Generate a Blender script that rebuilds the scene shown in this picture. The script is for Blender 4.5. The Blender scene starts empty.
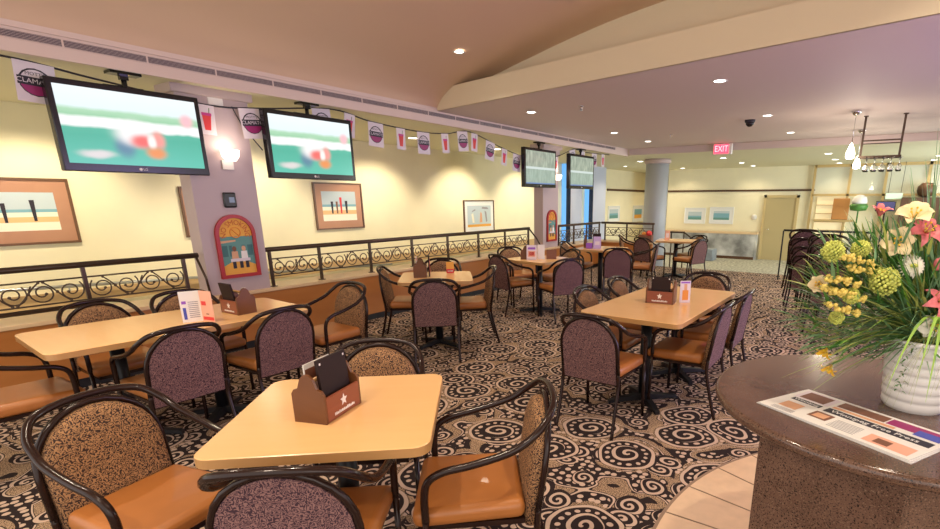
import bpy, bmesh, math, random
from mathutils import Vector, Matrix
PI = math.pi
random.seed(7)
sc = bpy.context.scene
COL = sc.collection

# ------------------------------------------------------------------ camera
cam_d = bpy.data.cameras.new('camera'); cam = bpy.data.objects.new('camera', cam_d); COL.objects.link(cam)
cam.location = (0, 0, 1.56)
cam.rotation_euler = (PI/2 - .2721, 0, .5717)
cam_d.sensor_width = 36; cam_d.lens = 508.5/940*36
cam_d.shift_x = (470-542.8)/940; cam_d.shift_y = (341.6-264.5)/940
cam_d.clip_start = .05; cam_d.clip_end = 100
sc.camera = cam
# ------------------------------------------------------------------ world and light
w = bpy.data.worlds.new('world'); sc.world = w; w.use_nodes = True
w.node_tree.nodes['Background'].inputs[0].default_value = (1, .93, .86, 1)
w.node_tree.nodes['Background'].inputs[1].default_value = 1.0
sc.view_settings.view_transform = 'Standard'; sc.view_settings.look = 'None'
sc.view_settings.exposure = .75; sc.view_settings.gamma = 1; sc.view_settings.use_curve_mapping = False

def lamp(name, kind, loc, energy, color, rot=(0, 0, 0), size=.1, spot=1.6, blend=.6, size_y=None):
    d = bpy.data.lights.new(name, kind); d.energy = energy; d.color = color
    if kind == 'AREA':
        d.size = size
        if size_y: d.shape = 'RECTANGLE'; d.size_y = size_y
    else: d.shadow_soft_size = size
    if kind == 'SPOT': d.spot_size = spot; d.spot_blend = blend
    o = bpy.data.objects.new(name, d); COL.objects.link(o); o.location = loc; o.rotation_euler = rot
    return o
WARM = (1, .83, .58); WARMW = (1, .86, .66); PURP = (.55, .38, 1)
# warm area fill added behind and right of the viewer, purple sign light from the bar side
lamp('entrance_light', 'AREA', (3.2, -2.2, 2.6), 25, (1, .90, .80), (math.radians(62), 0, math.radians(35)), 2.5)
lamp('bar_sign_light', 'AREA', (3.4, 5.0, 1.2), 62, PURP, (math.radians(115), 0, math.radians(90)), 2.2)
lamp('far_window_light', 'AREA', (4.5, 14.5, 1.4), 220, (.80, .95, 1), (math.radians(90), 0, math.radians(90)), 3)

# ------------------------------------------------------------------ materials
def new_mat(name):
    m = bpy.data.materials.new(name); m.use_nodes = True
    return m, m.node_tree, m.node_tree.nodes['Principled BSDF']
def mat(name, col, rough=.5, metal=0, spec=.5, emit=0, ecol=None, var=0, vscale=8, bump=0, alpha=1, trans=0, coat=0):
    m, nt, b = new_mat(name)
    c4 = (*col, 1)
    b.inputs['Base Color'].default_value = c4; b.inputs['Roughness'].default_value = rough
    b.inputs['Metallic'].default_value = metal; b.inputs['Specular IOR Level'].default_value = spec
    b.inputs['Coat Weight'].default_value = coat
    if trans: b.inputs['Transmission Weight'].default_value = trans
    if alpha < 1: b.inputs['Alpha'].default_value = alpha
    if emit:
        b.inputs['Emission Color'].default_value = (*(ecol or col), 1); b.inputs['Emission Strength'].default_value = emit
    if var or bump:
        tc = nt.nodes.new('ShaderNodeTexCoord'); n = nt.nodes.new('ShaderNodeTexNoise')
        n.inputs['Scale'].default_value = vscale; n.inputs['Detail'].default_value = 4
        nt.links.new(tc.outputs['Object'], n.inputs['Vector'])
        if var:
            r = nt.nodes.new('ShaderNodeValToRGB')
            r.color_ramp.elements[0].color = (*[max(0, x*(1-var)) for x in col], 1); r.color_ramp.elements[0].position = .3
            r.color_ramp.elements[1].color = (*[min(1, x*(1+var)) for x in col], 1); r.color_ramp.elements[1].position = .7
            nt.links.new(n.outputs['Fac'], r.inputs['Fac']); nt.links.new(r.outputs['Color'], b.inputs['Base Color'])
        if bump:
            bp = nt.nodes.new('ShaderNodeBump'); bp.inputs['Strength'].default_value = bump; bp.inputs['Distance'].default_value = .01
            nt.links.new(n.outputs['Fac'], bp.inputs['Height']); nt.links.new(bp.outputs['Normal'], b.inputs['Normal'])
    return m
class NG:
    """small helper to write math node graphs"""
    def __init__(s, nt): s.nt = nt
    def m(s, op, a, b=None, c=None):
        n = s.nt.nodes.new('ShaderNodeMath'); n.operation = op
        for i, v in enumerate((a, b, c)):
            if v is None: continue
            if isinstance(v, (int, float)): n.inputs[i].default_value = v
            else: s.nt.links.new(v, n.inputs[i])
        return n.outputs[0]
    def band(s, x, lo, hi): return s.m('MULTIPLY', s.m('GREATER_THAN', x, lo), s.m('LESS_THAN', x, hi))
    def mx(s, *a):
        o = a[0]
        for b in a[1:]: o = s.m('MAXIMUM', o, b)
        return o
    def mix(s, f, c1, c2):
        n = s.nt.nodes.new('ShaderNodeMix'); n.data_type = 'RGBA'
        if isinstance(f, (int, float)): n.inputs[0].default_value = f
        else: s.nt.links.new(f, n.inputs[0])
        for i, c in ((6, c1), (7, c2)):
            if isinstance(c, tuple): n.inputs[i].default_value = (*c, 1)
            else: s.nt.links.new(c, n.inputs[i])
        return n.outputs[2]
    def noise(s, vec, scale, detail=2, dist=0):
        n = s.nt.nodes.new('ShaderNodeTexNoise'); n.inputs['Scale'].default_value = scale
        n.inputs['Detail'].default_value = detail; n.inputs['Distortion'].default_value = dist
        s.nt.links.new(vec, n.inputs['Vector']); return n.outputs['Fac']
    def obj(s):
        return s.nt.nodes.new('ShaderNodeTexCoord').outputs['Object']

def carpet_mat():
    m, nt, b = new_mat('carpet'); g = NG(nt)
    P = g.obj()
    # gentle warp so the scrolls are not perfect circles
    nz = nt.nodes.new('ShaderNodeTexNoise'); nz.inputs['Scale'].default_value = 2.2; nt.links.new(P, nz.inputs['Vector'])
    vs = nt.nodes.new('ShaderNodeVectorMath'); vs.operation = 'SCALE'; vs.inputs['Scale'].default_value = .16
    nt.links.new(nz.outputs['Color'], vs.inputs[0])
    va = nt.nodes.new('ShaderNodeVectorMath'); va.operation = 'ADD'; nt.links.new(P, va.inputs[0]); nt.links.new(vs.outputs[0], va.inputs[1])
    PW = va.outputs[0]
    def cell(vec, scale, rnd):
        v = nt.nodes.new('ShaderNodeTexVoronoi'); v.voronoi_dimensions = '2D'; v.inputs['Scale'].default_value = scale
        v.inputs['Randomness'].default_value = rnd; nt.links.new(vec, v.inputs['Vector'])
        sub = nt.nodes.new('ShaderNodeVectorMath'); sub.operation = 'SUBTRACT'
        nt.links.new(vec, sub.inputs[0]); nt.links.new(v.outputs['Position'], sub.inputs[1])
        sx = nt.nodes.new('ShaderNodeSeparateXYZ'); nt.links.new(sub.outputs[0], sx.inputs[0])
        x, y = sx.outputs[0], sx.outputs[1]
        r = g.m('SQRT', g.m('ADD', g.m('MULTIPLY', x, x), g.m('MULTIPLY', y, y)))
        a = g.m('DIVIDE', g.m('ARCTAN2', y, x), 2*PI)
        sc_ = nt.nodes.new('ShaderNodeSeparateColor'); nt.links.new(v.outputs['Color'], sc_.inputs[0])
        return r, a, sc_.outputs[0]
    def dots(r, a, r0, n, rad):
        fa = g.m('MULTIPLY', g.m('SUBTRACT', g.m('FRACT', g.m('MULTIPLY', a, n)), .5), 2*PI*r0/n)
        dr = g.m('SUBTRACT', r, r0)
        d = g.m('SQRT', g.m('ADD', g.m('MULTIPLY', fa, fa), g.m('MULTIPLY', dr, dr)))
        return g.m('LESS_THAN', d, rad)
    # big medallions
    r, a, rc = cell(PW, 1.75, .95)
    spin = g.m('ADD', a, rc)
    spiral = g.m('MULTIPLY', g.m('LESS_THAN', g.m('FRACT', g.m('ADD', g.m('MULTIPLY', r, 15.5), spin)), .36), g.m('LESS_THAN', r, .105))
    big = g.mx(spiral, dots(r, a, .132, 15, .0150), g.band(r, .168, .190))
    inside = g.m('LESS_THAN', r, .20)
    outside = g.m('SUBTRACT', 1, inside)
    # flowing bands round and between the medallions
    flow = g.noise(P, 1.9, 1, .4)
    ph = g.m('FRACT', g.m('ADD', g.m('MULTIPLY', r, 4.0), g.m('MULTIPLY', flow, 6.0)))
    r3, a3, rc3 = cell(P, 19, .45)
    chain = g.m('MULTIPLY', g.m('LESS_THAN', r3, .0175), g.mx(g.band(ph, .0, .26), g.band(ph, .80, 1.01)))
    line = g.band(ph, .33, .39)
    stip = g.m('MULTIPLY', g.band(ph, .42, .66), g.m('GREATER_THAN', g.noise(P, 190, 1), .47))
    # small scrolls in the dark bands
    r2, a2, rc2 = cell(PW, 5.6, .7)
    sp2 = g.m('MULTIPLY', g.m('LESS_THAN', g.m('FRACT', g.m('ADD', g.m('MULTIPLY', r2, 24), g.m('ADD', a2, rc2))), .44), g.m('LESS_THAN', r2, .078))
    ins2 = g.m('MULTIPLY', g.m('LESS_THAN', r2, .084), g.m('GREATER_THAN', rc2, .5))
    out2 = g.m('SUBTRACT', 1, ins2)
    fl = g.m('MULTIPLY', g.mx(chain, line), out2)
    small = g.mx(fl, g.m('MULTIPLY', sp2, ins2))
    light = g.mx(g.m('MULTIPLY', big, inside), g.m('MULTIPLY', small, outside))
    st = g.m('MULTIPLY', g.m('MULTIPLY', stip, outside), out2)
    st = g.mx(st, g.m('MULTIPLY', g.m('MULTIPLY', g.band(r, .192, .222), g.m('GREATER_THAN', g.noise(P, 200, 1), .5)), out2))
    base = g.mix(g.noise(P, 320, 1), (.012, .009, .010), (.05, .034, .032))
    c = g.mix(st, base, (.50, .34, .21))
    pale = g.mix(g.noise(P, 260, 1), (.46, .335, .25), (.72, .545, .42))
    c = g.mix(light, c, pale)
    nt.links.new(c, b.inputs['Base Color']); b.inputs['Roughness'].default_value = .95; b.inputs['Specular IOR Level'].default_value = .1
    return m

def squiggle_mat(name, dark, pale, scale, bands=5, lo=.35, hi=.62):
    m, nt, b = new_mat(name); g = NG(nt); P = g.obj()
    n = g.noise(P, scale, 0, .35)
    f = g.band(g.m('FRACT', g.m('MULTIPLY', n, bands)), lo, hi)
    c = g.mix(f, dark, pale)
    nt.links.new(c, b.inputs['Base Color']); b.inputs['Roughness'].default_value = .8; b.inputs['Specular IOR Level'].default_value = .25
    return m

def wood_mat(name, c1, c2, rough=.4, scale=(2, 30, 30), coat=0):
    m, nt, b = new_mat(name); g = NG(nt); P = g.obj()
    mp = nt.nodes.new('ShaderNodeMapping'); mp.inputs['Scale'].default_value = scale; nt.links.new(P, mp.inputs['Vector'])
    c = g.mix(g.noise(mp.outputs[0], 1, 4, .8), c1, c2)
    nt.links.new(c, b.inputs['Base Color']); b.inputs['Roughness'].default_value = rough; b.inputs['Coat Weight'].default_value = coat
    return m

def granite_mat():
    m, nt, b = new_mat('granite'); g = NG(nt); P = g.obj()
    n1 = g.noise(P, 9, 5, .5); n2 = g.noise(P, 230, 2)
    c = g.mix(n1, (.066, .033, .021), (.18, .10, .07))
    c = g.mix(g.m('GREATER_THAN', n2, .60), c, (.02, .012, .01))
    c = g.mix(g.m('LESS_THAN', n2, .37), c, (.19, .12, .085))
    nt.links.new(c, b.inputs['Base Color']); b.inputs['Roughness'].default_value = .16; b.inputs['Specular IOR Level'].default_value = .55
    return m

def screen_mat(name, kind):
    """television picture, laid out on the screen's own x (width) and z (height)"""
    m, nt, b = new_mat(name); g = NG(nt); P = g.obj()
    s = nt.nodes.new('ShaderNodeSeparateXYZ'); nt.links.new(P, s.inputs[0]); x, z = s.outputs[0], s.outputs[2]
    n = g.noise(P, 6, 2)
    z2 = g.m('ADD', z, g.m('MULTIPLY', g.m('SUBTRACT', n, .5), .10))
    if kind == 0:
        z2 = g.m('ADD', z, g.m('MULTIPLY', g.m('SUBTRACT', n, .5), .035))
        rp = nt.nodes.new('ShaderNodeValToRGB'); el = rp.color_ramp.elements
        stops = ((0, (.10, .55, .42)), (.40, (.08, .47, .34)), (.48, (.10, .50, .36)), (.52, (.97, 1, .98)), (.62, (.97, 1, .98)), (.66, (.36, .66, .42)), (.72, (.45, .74, .50)), (.77, (.82, .95, .97)), (1, (.90, .97, 1)))
        el[0].position = 0; el[0].color = (*stops[0][1], 1); el[1].position = 1; el[1].color = (*stops[-1][1], 1)
        for p_, c_ in stops[1:-1]:
            e_ = el.new(p_); e_.color = (*c_, 1)
        nt.links.new(g.m('ADD', g.m('DIVIDE', z2, .58), .5), rp.inputs['Fac']); c = rp.outputs['Color']
        def blob(cx, cz, rx, rz, col, c):
            dx = g.m('DIVIDE', g.m('SUBTRACT', x, cx), rx); dz = g.m('DIVIDE', g.m('SUBTRACT', z2, cz), rz)
            d = g.m('ADD', g.m('MULTIPLY', dx, dx), g.m('MULTIPLY', dz, dz))
            f = g.m('POWER', 2.718, g.m('MULTIPLY', g.m('MULTIPLY', d, d), -.7))
            return g.mix(f, c, col)
        c = blob(-.10, -.13, .07, .08, (.10, .25, .35), c)
        c = blob(-.02, -.02, .13, .09, (1, .96, .95), c)
        c = blob(.03, -.08, .08, .055, (.90, .16, .14), c)
        c = blob(.15, -.06, .05, .07, (.95, .35, .30), c)
        c = blob(.10, -.08, .03, .06, (1, .95, .9), c)
        c = blob(.12, -.17, .07, .045, (.85, .30, .08), c)
        c = blob(-.30, -.20, .11, .03, (.75, .70, .68), c)
        c = blob(.40, .12, .05, .05, (1, .55, .60), c)
    else:
        mp = nt.nodes.new('ShaderNodeMapping'); mp.inputs['Scale'].default_value = (11, 1, 4); nt.links.new(P, mp.inputs['Vector'])
        up = g.mix(g.noise(mp.outputs[0], 1.6, 3), (.02, .05, .04), (.80, .88, .66))
        lo = g.mix(g.noise(mp.outputs[0], 1.2, 3), (.16, .24, .18), (.62, .75, .62))
        c = g.mix(g.m('GREATER_THAN', z, 0), lo, up)
        c = g.mix(g.band(z, -.02, .02), c, (.80, .90, .86))
        c = g.mix(g.m('LESS_THAN', z, -.255), c, (.12, .22, .55))
        c = g.mix(.10, c, (.6, .85, .85))
    nt.links.new(c, b.inputs['Emission Color']); b.inputs['Emission Strength'].default_value = .62 if kind == 0 else .5
    b.inputs['Base Color'].default_value = (.02, .02, .02, 1); b.inputs['Roughness'].default_value = .2
    return m

M = {}
M['carpet'] = carpet_mat()
M['carpet_low'] = mat('lower carpet', (.42, .41, .34), .9, var=.6, vscale=14)
M['wall'] = mat('cream wall paint', (.86, .80, .57), .75, var=.02, vscale=3)
M['wall_up'] = mat('tan wall paint', (.66, .50, .30), .75)
M['vault'] = mat('tan ceiling paint', (.70, .51, .36), .8)
M['beam'] = mat('cream beam paint', (.80, .69, .50), .7)
M['flat'] = mat('mauve ceiling paint', (.62, .52, .49), .7)
M['soffit'] = mat('pale soffit paint', (.70, .66, .46), .75)
M['fascia'] = mat('fascia paint', (.68, .55, .49), .7)
M['panel'] = wood_mat('honey veneer', (.42, .15, .035), (.54, .22, .06), .32, (1, .6, 8))
M['ledge'] = wood_mat('maple ledge', (.74, .52, .30), (.80, .60, .36), .35, (8, 1, 8))
M['black'] = mat('black kick', (.012, .012, .014), .5)
M['rail'] = mat('bronze rail', (.075, .045, .030), .35, .5)
M['iron'] = mat('wrought iron', (.09, .06, .042), .45, .5)
M['steel'] = mat('brushed steel rail', (.45, .46, .46), .3, .9)
M['column'] = mat('mauve column paint', (.50, .40, .42), .55)
M['column_trim'] = mat('column cap paint', (.48, .38, .37), .55)
M['grey_col'] = mat('grey column paint', (.45, .47, .50), .45)
M['tube'] = mat('dark bronze tube', (.022, .010, .008), .17, .1, spec=.36)
M['vinyl'] = mat('caramel vinyl', (.42, .150, .034), .42, var=.08, vscale=5, coat=.15)
M['fab'] = squiggle_mat('gold scroll fabric', (.045, .024, .020), (.40, .215, .10), 84, 4, .32, .85)
M['fabback'] = squiggle_mat('plum fleck fabric', (.052, .024, .036), (.27, .145, .135), 90, 4, .32, .82)  # same scroll fabric, purple light on the chair backs put into its colour
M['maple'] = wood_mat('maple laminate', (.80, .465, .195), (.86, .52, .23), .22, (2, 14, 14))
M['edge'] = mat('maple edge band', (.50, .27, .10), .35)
M['blackmetal'] = mat('black cast iron', (.012, .012, .014), .4, .3)
M['caddywood'] = wood_mat('caddy wood', (.085, .028, .008), (.20, .072, .022), .4, (30, 4, 6))
M['caddyboard'] = wood_mat('caddy board', (.22, .055, .028), (.30, .085, .040), .35, (6, 30, 30))
M['white'] = mat('white ink', (.85, .80, .78), .6)
M['menu'] = mat('dark menu cover', (.022, .010, .009), .6, spec=.25)
M['paper'] = mat('white paper', (.80, .78, .75), .6)
M['pink'] = mat('pink paper', (.80, .42, .30), .6)
M['red'] = mat('red ink', (.70, .04, .04), .5)
M['redframe'] = mat('red frame lacquer', (.42, .022, .022), .35)
M['orange'] = mat('orange ink', (.80, .30, .05), .6)
M['yellow'] = mat('yellow ink', (.80, .40, .06), .6)
M['blueink'] = mat('blue ink', (.06, .08, .45), .5)
M['magenta'] = mat('magenta ink', (.55, .04, .25), .5)
M['wine'] = mat('wine ink', (.32, .016, .14), .5)
M['purpleink'] = mat('purple ink', (.30, .10, .55), .5)
M['darkink'] = mat('dark ink', (.02, .016, .03), .6)
M['greyink'] = mat('grey ink', (.30, .29, .33), .6)
M['brownink'] = mat('brown photo ink', (.20, .08, .045), .6)
M['teal'] = mat('teal ink', (.12, .30, .28), .6)
M['tealdark'] = mat('dark teal ink', (.05, .16, .17), .6)
M['skin'] = mat('tan ink', (.70, .38, .22), .6)
M['flag'] = mat('flag paper', (.74, .66, .72), .6)
M['plastic'] = mat('glossy black plastic', (.008, .007, .010), .18)
M['tv0'] = screen_mat('football broadcast', 0); M['tv1'] = screen_mat('grandstand broadcast', 1)
M['frame_tan'] = wood_mat('tan picture mat', (.42, .21, .13), (.50, .27, .17), .5, (4, 4, 4))
M['frame_brown'] = mat('brown moulding', (.14, .07, .035), .4)
M['frame_white'] = mat('white mat board', (.80, .82, .82), .6)
M['sand'] = mat('sand ink', (.80, .52, .25), .6); M['sky'] = mat('sky ink', (.50, .60, .66), .6); M['sea'] = mat('sea ink', (.20, .42, .52), .6)
M['glass'] = mat('clear glass', (1, 1, 1), .02, 0, .5, trans=1)
M['pane'] = mat('partition glass', (.75, .80, .75), .05, 0, .5, alpha=.16)
M['gold'] = mat('brass frame', (.58, .42, .18), .35, .35)
M['granite'] = granite_mat()
M['chrome'] = mat('chrome', (.7, .7, .7), .15, 1)
M['lampglow'] = mat('lamp glow', (1, .9, .7), .5, emit=12, ecol=(1, .86, .62))
M['sconceglow'] = mat('sconce glass', (1, .9, .75), .5, emit=2.0, ecol=(1, .80, .62))
M['downglow'] = mat('downlight glow', (1, 1, .95), .5, emit=5, ecol=(1, .97, .9))
M['trimwhite'] = mat('white trim', (.78, .76, .72), .5)
M['exit'] = mat('exit face', (.8, .03, .06), .5, emit=1.2, ecol=(1, .07, .13))
M['exitletter'] = mat('exit letters', (1, .5, .55), .5, emit=1.0, ecol=(1, .42, .48))
M['door'] = mat('door paint', (.50, .40, .20), .5)
M['doorframe'] = mat('door frame paint', (.60, .46, .22), .5)
M['marble'] = mat('grey marble', (.48, .48, .46), .25, var=.55, vscale=2.2)
M['stone'] = mat('blue grey stone', (.26, .30, .34), .4, var=.2, vscale=6)
M['brown'] = mat('dark brown wood', (.10, .045, .02), .45)
M['tile'] = mat('cream tile', (.74, .52, .33), .35, var=.06, vscale=14)
M['grout'] = mat('tile grout', (.30, .20, .14), .8)
M['pot'] = mat('white glazed pot', (.80, .78, .76), .3)
M['g1'] = mat('leaf green', (.075, .22, .04), .5, var=.4, vscale=20)
M['g2'] = mat('blue green blade', (.17, .32, .15), .5, var=.35, vscale=20)
M['g3'] = mat('bright blade', (.36, .60, .08), .45)
M['g4'] = mat('olive blade', (.34, .38, .09), .5, var=.4, vscale=20)
M['lime'] = mat('lime bloom', (.58, .62, .13), .6, var=.3, vscale=60)
M['straw'] = mat('straw sprig', (.78, .60, .14), .6)
M['cream'] = mat('cream petal', (.90, .72, .42), .5, var=.15, vscale=18)
M['ivory'] = mat('ivory petal', (.88, .84, .70), .5)
M['pinkp'] = mat('pink petal', (.85, .20, .22), .5, var=.35, vscale=25)
M['yellowp'] = mat('yellow petal', (.90, .55, .03), .5)
M['soil'] = mat('moss', (.03, .05, .012), .9)
M['blueglass'] = mat('blue lit glass', (.10, .30, .60), .25, emit=.55, ecol=(.16, .45, .95))
M['lavender'] = mat('lavender pilaster paint', (.56, .62, .80), .4)
M['navy'] = mat('navy glass', (.01, .03, .10), .2)
M['curtain'] = mat('lit shelving', (.80, .68, .42), .7, emit=.25, ecol=(1, .85, .5))

# ------------------------------------------------------------------ mesh builder
def catmull(pts, n=6, closed=False):
    P = [Vector(p) for p in pts]; out = []
    L = len(P)
    rng = range(L) if closed else range(L-1)
    for i in rng:
        if closed: a, b, c, d = P[i-1], P[i], P[(i+1) % L], P[(i+2) % L]
        else: a, b, c, d = P[max(i-1, 0)], P[i], P[i+1], P[min(i+2, L-1)]
        for k in range(n):
            t = k/n
            out.append(.5*((2*b)+(c-a)*t+(2*a-5*b+4*c-d)*t*t+(3*b-a-3*c+d)*t**3))
    if not closed: out.append(P[-1])
    return out
class MB:
    def __init__(s): s.bm = bmesh.new(); s.mats = []
    def _mi(s, m):
        if m is None: return 0
        if m not in s.mats: s.mats.append(m)
        return s.mats.index(m)
    def face(s, vs, m=None, smooth=False):
        try: f = s.bm.faces.new(vs)
        except ValueError: return None
        f.material_index = s._mi(m); f.smooth = smooth; return f
    def poly(s, pts, m=None, smooth=False): return s.face([s.bm.verts.new(p) for p in pts], m, smooth)
    def box(s, a, b, m=None, bevel=0, seg=2, mx=None, smooth=None):
        r = bmesh.ops.create_cube(s.bm, size=1)
        vs = r['verts']; a = Vector(a); b = Vector(b); c = (a+b)/2; d = b-a
        for v in vs: v.co = Vector((v.co.x*d.x+c.x, v.co.y*d.y+c.y, v.co.z*d.z+c.z))
        fs = set(f for v in vs for f in v.link_faces)
        if bevel:
            es = list(set(e for v in vs for e in v.link_edges))
            rr = bmesh.ops.bevel(s.bm, geom=es, offset=bevel, segments=seg, profile=.5, affect='EDGES')
            fs = set(f for f in rr['faces']) | set(f for f in fs if f.is_valid)
            vs = list(set(v for f in fs for v in f.verts))
        for f in fs:
            f.material_index = s._mi(m); f.smooth = bool(bevel) if smooth is None else smooth
        if mx is not None:
            for v in vs: v.co = mx @ v.co
        return vs
    def tube(s, pts, r, m=None, seg=8, closed=False, caps=True):
        P = [Vector(p) for p in pts]; n = len(P)
        R = r if isinstance(r, (list, tuple)) else [r]*n
        rings = []; prev = None
        for i, p in enumerate(P):
            t = (P[(i+1) % n]-P[i-1]) if closed else (P[min(i+1, n-1)]-P[max(i-1, 0)])
            if t.length < 1e-9: t = Vector((0, 0, 1))
            t.normalize()
            if prev is None:
                u = t.orthogonal().normalized()
            else:
                u = prev - t*prev.dot(t)
                u = u.normalized() if u.length > 1e-6 else t.orthogonal().normalized()
            prev = u; v = t.cross(u)
            rings.append([s.bm.verts.new(p+(u*math.cos(2*PI*k/seg)+v*math.sin(2*PI*k/seg))*R[i]) for k in range(seg)])
        for i in range(n if closed else n-1):
            A, B = rings[i], rings[(i+1) % n]
            for k in range(seg): s.face([A[k], A[(k+1) % seg], B[(k+1) % seg], B[k]], m, True)
        if caps and not closed:
            s.face(list(reversed(rings[0])), m); s.face(rings[-1], m)
    def lathe(s, prof, m=None, seg=24, c=(0, 0, 0), smooth=True, caps=True, mx=None):
        rings = []
        for r, z in prof:
            ring = []
            for k in range(seg):
                p = Vector((c[0]+r*math.cos(2*PI*k/seg), c[1]+r*math.sin(2*PI*k/seg), c[2]+z))
                ring.append(s.bm.verts.new(mx @ p if mx is not None else p))
            rings.append(ring)
        for A, B in zip(rings, rings[1:]):
            for k in range(seg): s.face([A[k], A[(k+1) % seg], B[(k+1) % seg], B[k]], m, smooth)
        if caps:
            if prof[0][0] > 1e-5: s.face(list(reversed(rings[0])), m)
            if prof[-1][0] > 1e-5: s.face(rings[-1], m)
    def prism(s, outline, d, m=None, smooth=False, side=None):
        """outline: list of 3-D points (planar), extruded by vector d"""
        d = Vector(d)
        A = [s.bm.verts.new(p) for p in outline]; B = [s.bm.verts.new(Vector(p)+d) for p in outline]
        s.face(list(reversed(A)), m); s.face(B, m)
        n = len(A)
        for k in range(n): s.face([A[k], A[(k+1) % n], B[(k+1) % n], B[k]], side or m, smooth)
    def ball(s, c, r, m=None, sub=1, sc_=(1, 1, 1), mx=None):
        q = bmesh.ops.create_icosphere(s.bm, subdivisions=sub, radius=r)
        mi = s._mi(m)
        for v in q['verts']:
            p = Vector((v.co.x*sc_[0], v.co.y*sc_[1], v.co.z*sc_[2]))
            if mx is not None: p = mx @ p
            v.co = p+Vector(c)
        for f in set(f for v in q['verts'] for f in v.link_faces): f.material_index = mi; f.smooth = True
    def grid(s, rows, m=None, smooth=True):
        V = [[s.bm.verts.new(p) for p in r] for r in rows]
        for A, B in zip(V, V[1:]):
            for k in range(len(A)-1): s.face([A[k], A[k+1], B[k+1], B[k]], m, smooth)
    def build(s, name, mats=None, parent=None, loc=None, rotz=None, fixn=True):
        if fixn: bmesh.ops.recalc_face_normals(s.bm, faces=s.bm.faces[:])
        me = bpy.data.meshes.new(name); s.bm.to_mesh(me); s.bm.free()
        ml = s.mats or ([mats] if mats is not None else [])
        for x in ml: me.materials.append(x)
        o = bpy.data.objects.new(name, me); COL.objects.link(o)
        if parent is not None: o.parent = parent
        if loc is not None: o.location = loc
        if rotz is not None: o.rotation_euler = (0, 0, rotz)
        return o
def tag(o, label=None, cat=None, group=None, kind=None):
    if label: o['label'] = label
    if cat: o['category'] = cat
    if group: o['group'] = group
    if kind: o['kind'] = kind
    return o
def thing(name, label, cat, loc=(0, 0, 0), rotz=0, group=None):
    o = bpy.data.objects.new(name, None); COL.objects.link(o); o.location = loc; o.rotation_euler = (0, 0, rotz)
    o.empty_display_size = .1
    return tag(o, label, cat, group)
def struct(o, label=None, cat=None): return tag(o, label, cat, None, 'structure')
def dup(root, label, loc, rotz, group=None):
    r = root.copy(); COL.objects.link(r); r.location = loc; r.rotation_euler = (0, 0, rotz); r['label'] = label
    if group: r['group'] = group
    def rec(a, b):
        for ch in list(a.children):
            if ch is b: continue
            c = ch.copy(); COL.objects.link(c); c.parent = b; rec(ch, c)
    rec(root, r)
    return r
def text_mesh(name, body, size, m, parent, mx, extrude=.0006, align='CENTER', warp=None):
    cu = bpy.data.curves.new('lettering', 'FONT'); cu.body = body; cu.size = size; cu.align_x = align; cu.align_y = 'CENTER'; cu.extrude = extrude
    cu.resolution_u = 2
    t = bpy.data.objects.new('lettering', cu); COL.objects.link(t)
    dg = bpy.context.evaluated_depsgraph_get(); me = bpy.data.meshes.new_from_object(t.evaluated_get(dg))
    COL.objects.unlink(t); bpy.data.objects.remove(t)
    if warp:
        for v in me.vertices: v.co = warp(v.co)
    me.transform(mx); me.materials.clear(); me.materials.append(m); me.name = name
    o = bpy.data.objects.new(name, me); COL.objects.link(o)
    if parent is not None: o.parent = parent
    return o
def basis(x, y, z, o=(0, 0, 0)):
    m = Matrix((x, y, z)).transposed().to_4x4(); m.translation = Vector(o); return m
STAND = basis((1, 0, 0), (0, 0, 1), (0, -1, 0))      # lettering standing in the xz plane, read from -y

# ------------------------------------------------------------------ the room
mb = MB(); mb.poly([(-5.60, -2, 0), (5, -2, 0), (5, 12.0, 0), (-5.60, 12.0, 0)]); struct(mb.build('floor', M['carpet']))
mb = MB(); mb.poly([(-8.1, 12.0, -.36), (5, 12.0, -.36), (5, 22, -.36), (-8.1, 22, -.36)]); struct(mb.build('floor', M['carpet_low']))
mb = MB(); mb.box((-5.6, 11.98, -.36), (5, 12.02, -.002)); struct(mb.build('trim_1', M['brown']))
mb = MB(); mb.poly([(-8.1, -2, -.42), (-5.9, -2, -.42), (-5.9, 12.0, -.42), (-8.1, 12.0, -.42)]); struct(mb.build('floor', M['carpet_low']))
# left wall of the ramp, far wall and the return behind the round column
mb = MB(); mb.box((-8.2, -2, -.45), (-8.1, 22, 2.6)); struct(mb.build('wall_left', M['wall']))
mb = MB(); mb.box((-6.5, 18.4, -.45), (5, 18.5, 2.6)); struct(mb.build('wall_back', M['wall']))
mb = MB(); mb.box((-8.1, 21.9, -.45), (-6.4, 22, 2.6)); mb.box((-6.5, 18.5, -.45), (-6.4, 21.9, 2.6)); struct(mb.build('wall_return', M['wall']))
mb = MB(); mb.box((-8.1, -2, .33), (-8.07, 13.0, .50)); struct(mb.build('trim_2', mat('tan wall trim', (.58, .40, .20), .5)))
mb = MB(); mb.box((-6.5, 18.37, 1.82), (-1.80, 18.4, 1.88), M['brown']); struct(mb.build('trim_3'))
mb = MB(); mb.box((-8.1, 16.7, 1.86), (-8.06, 21.9, 1.93)); struct(mb.build('trim_4', M['brown']))
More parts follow.
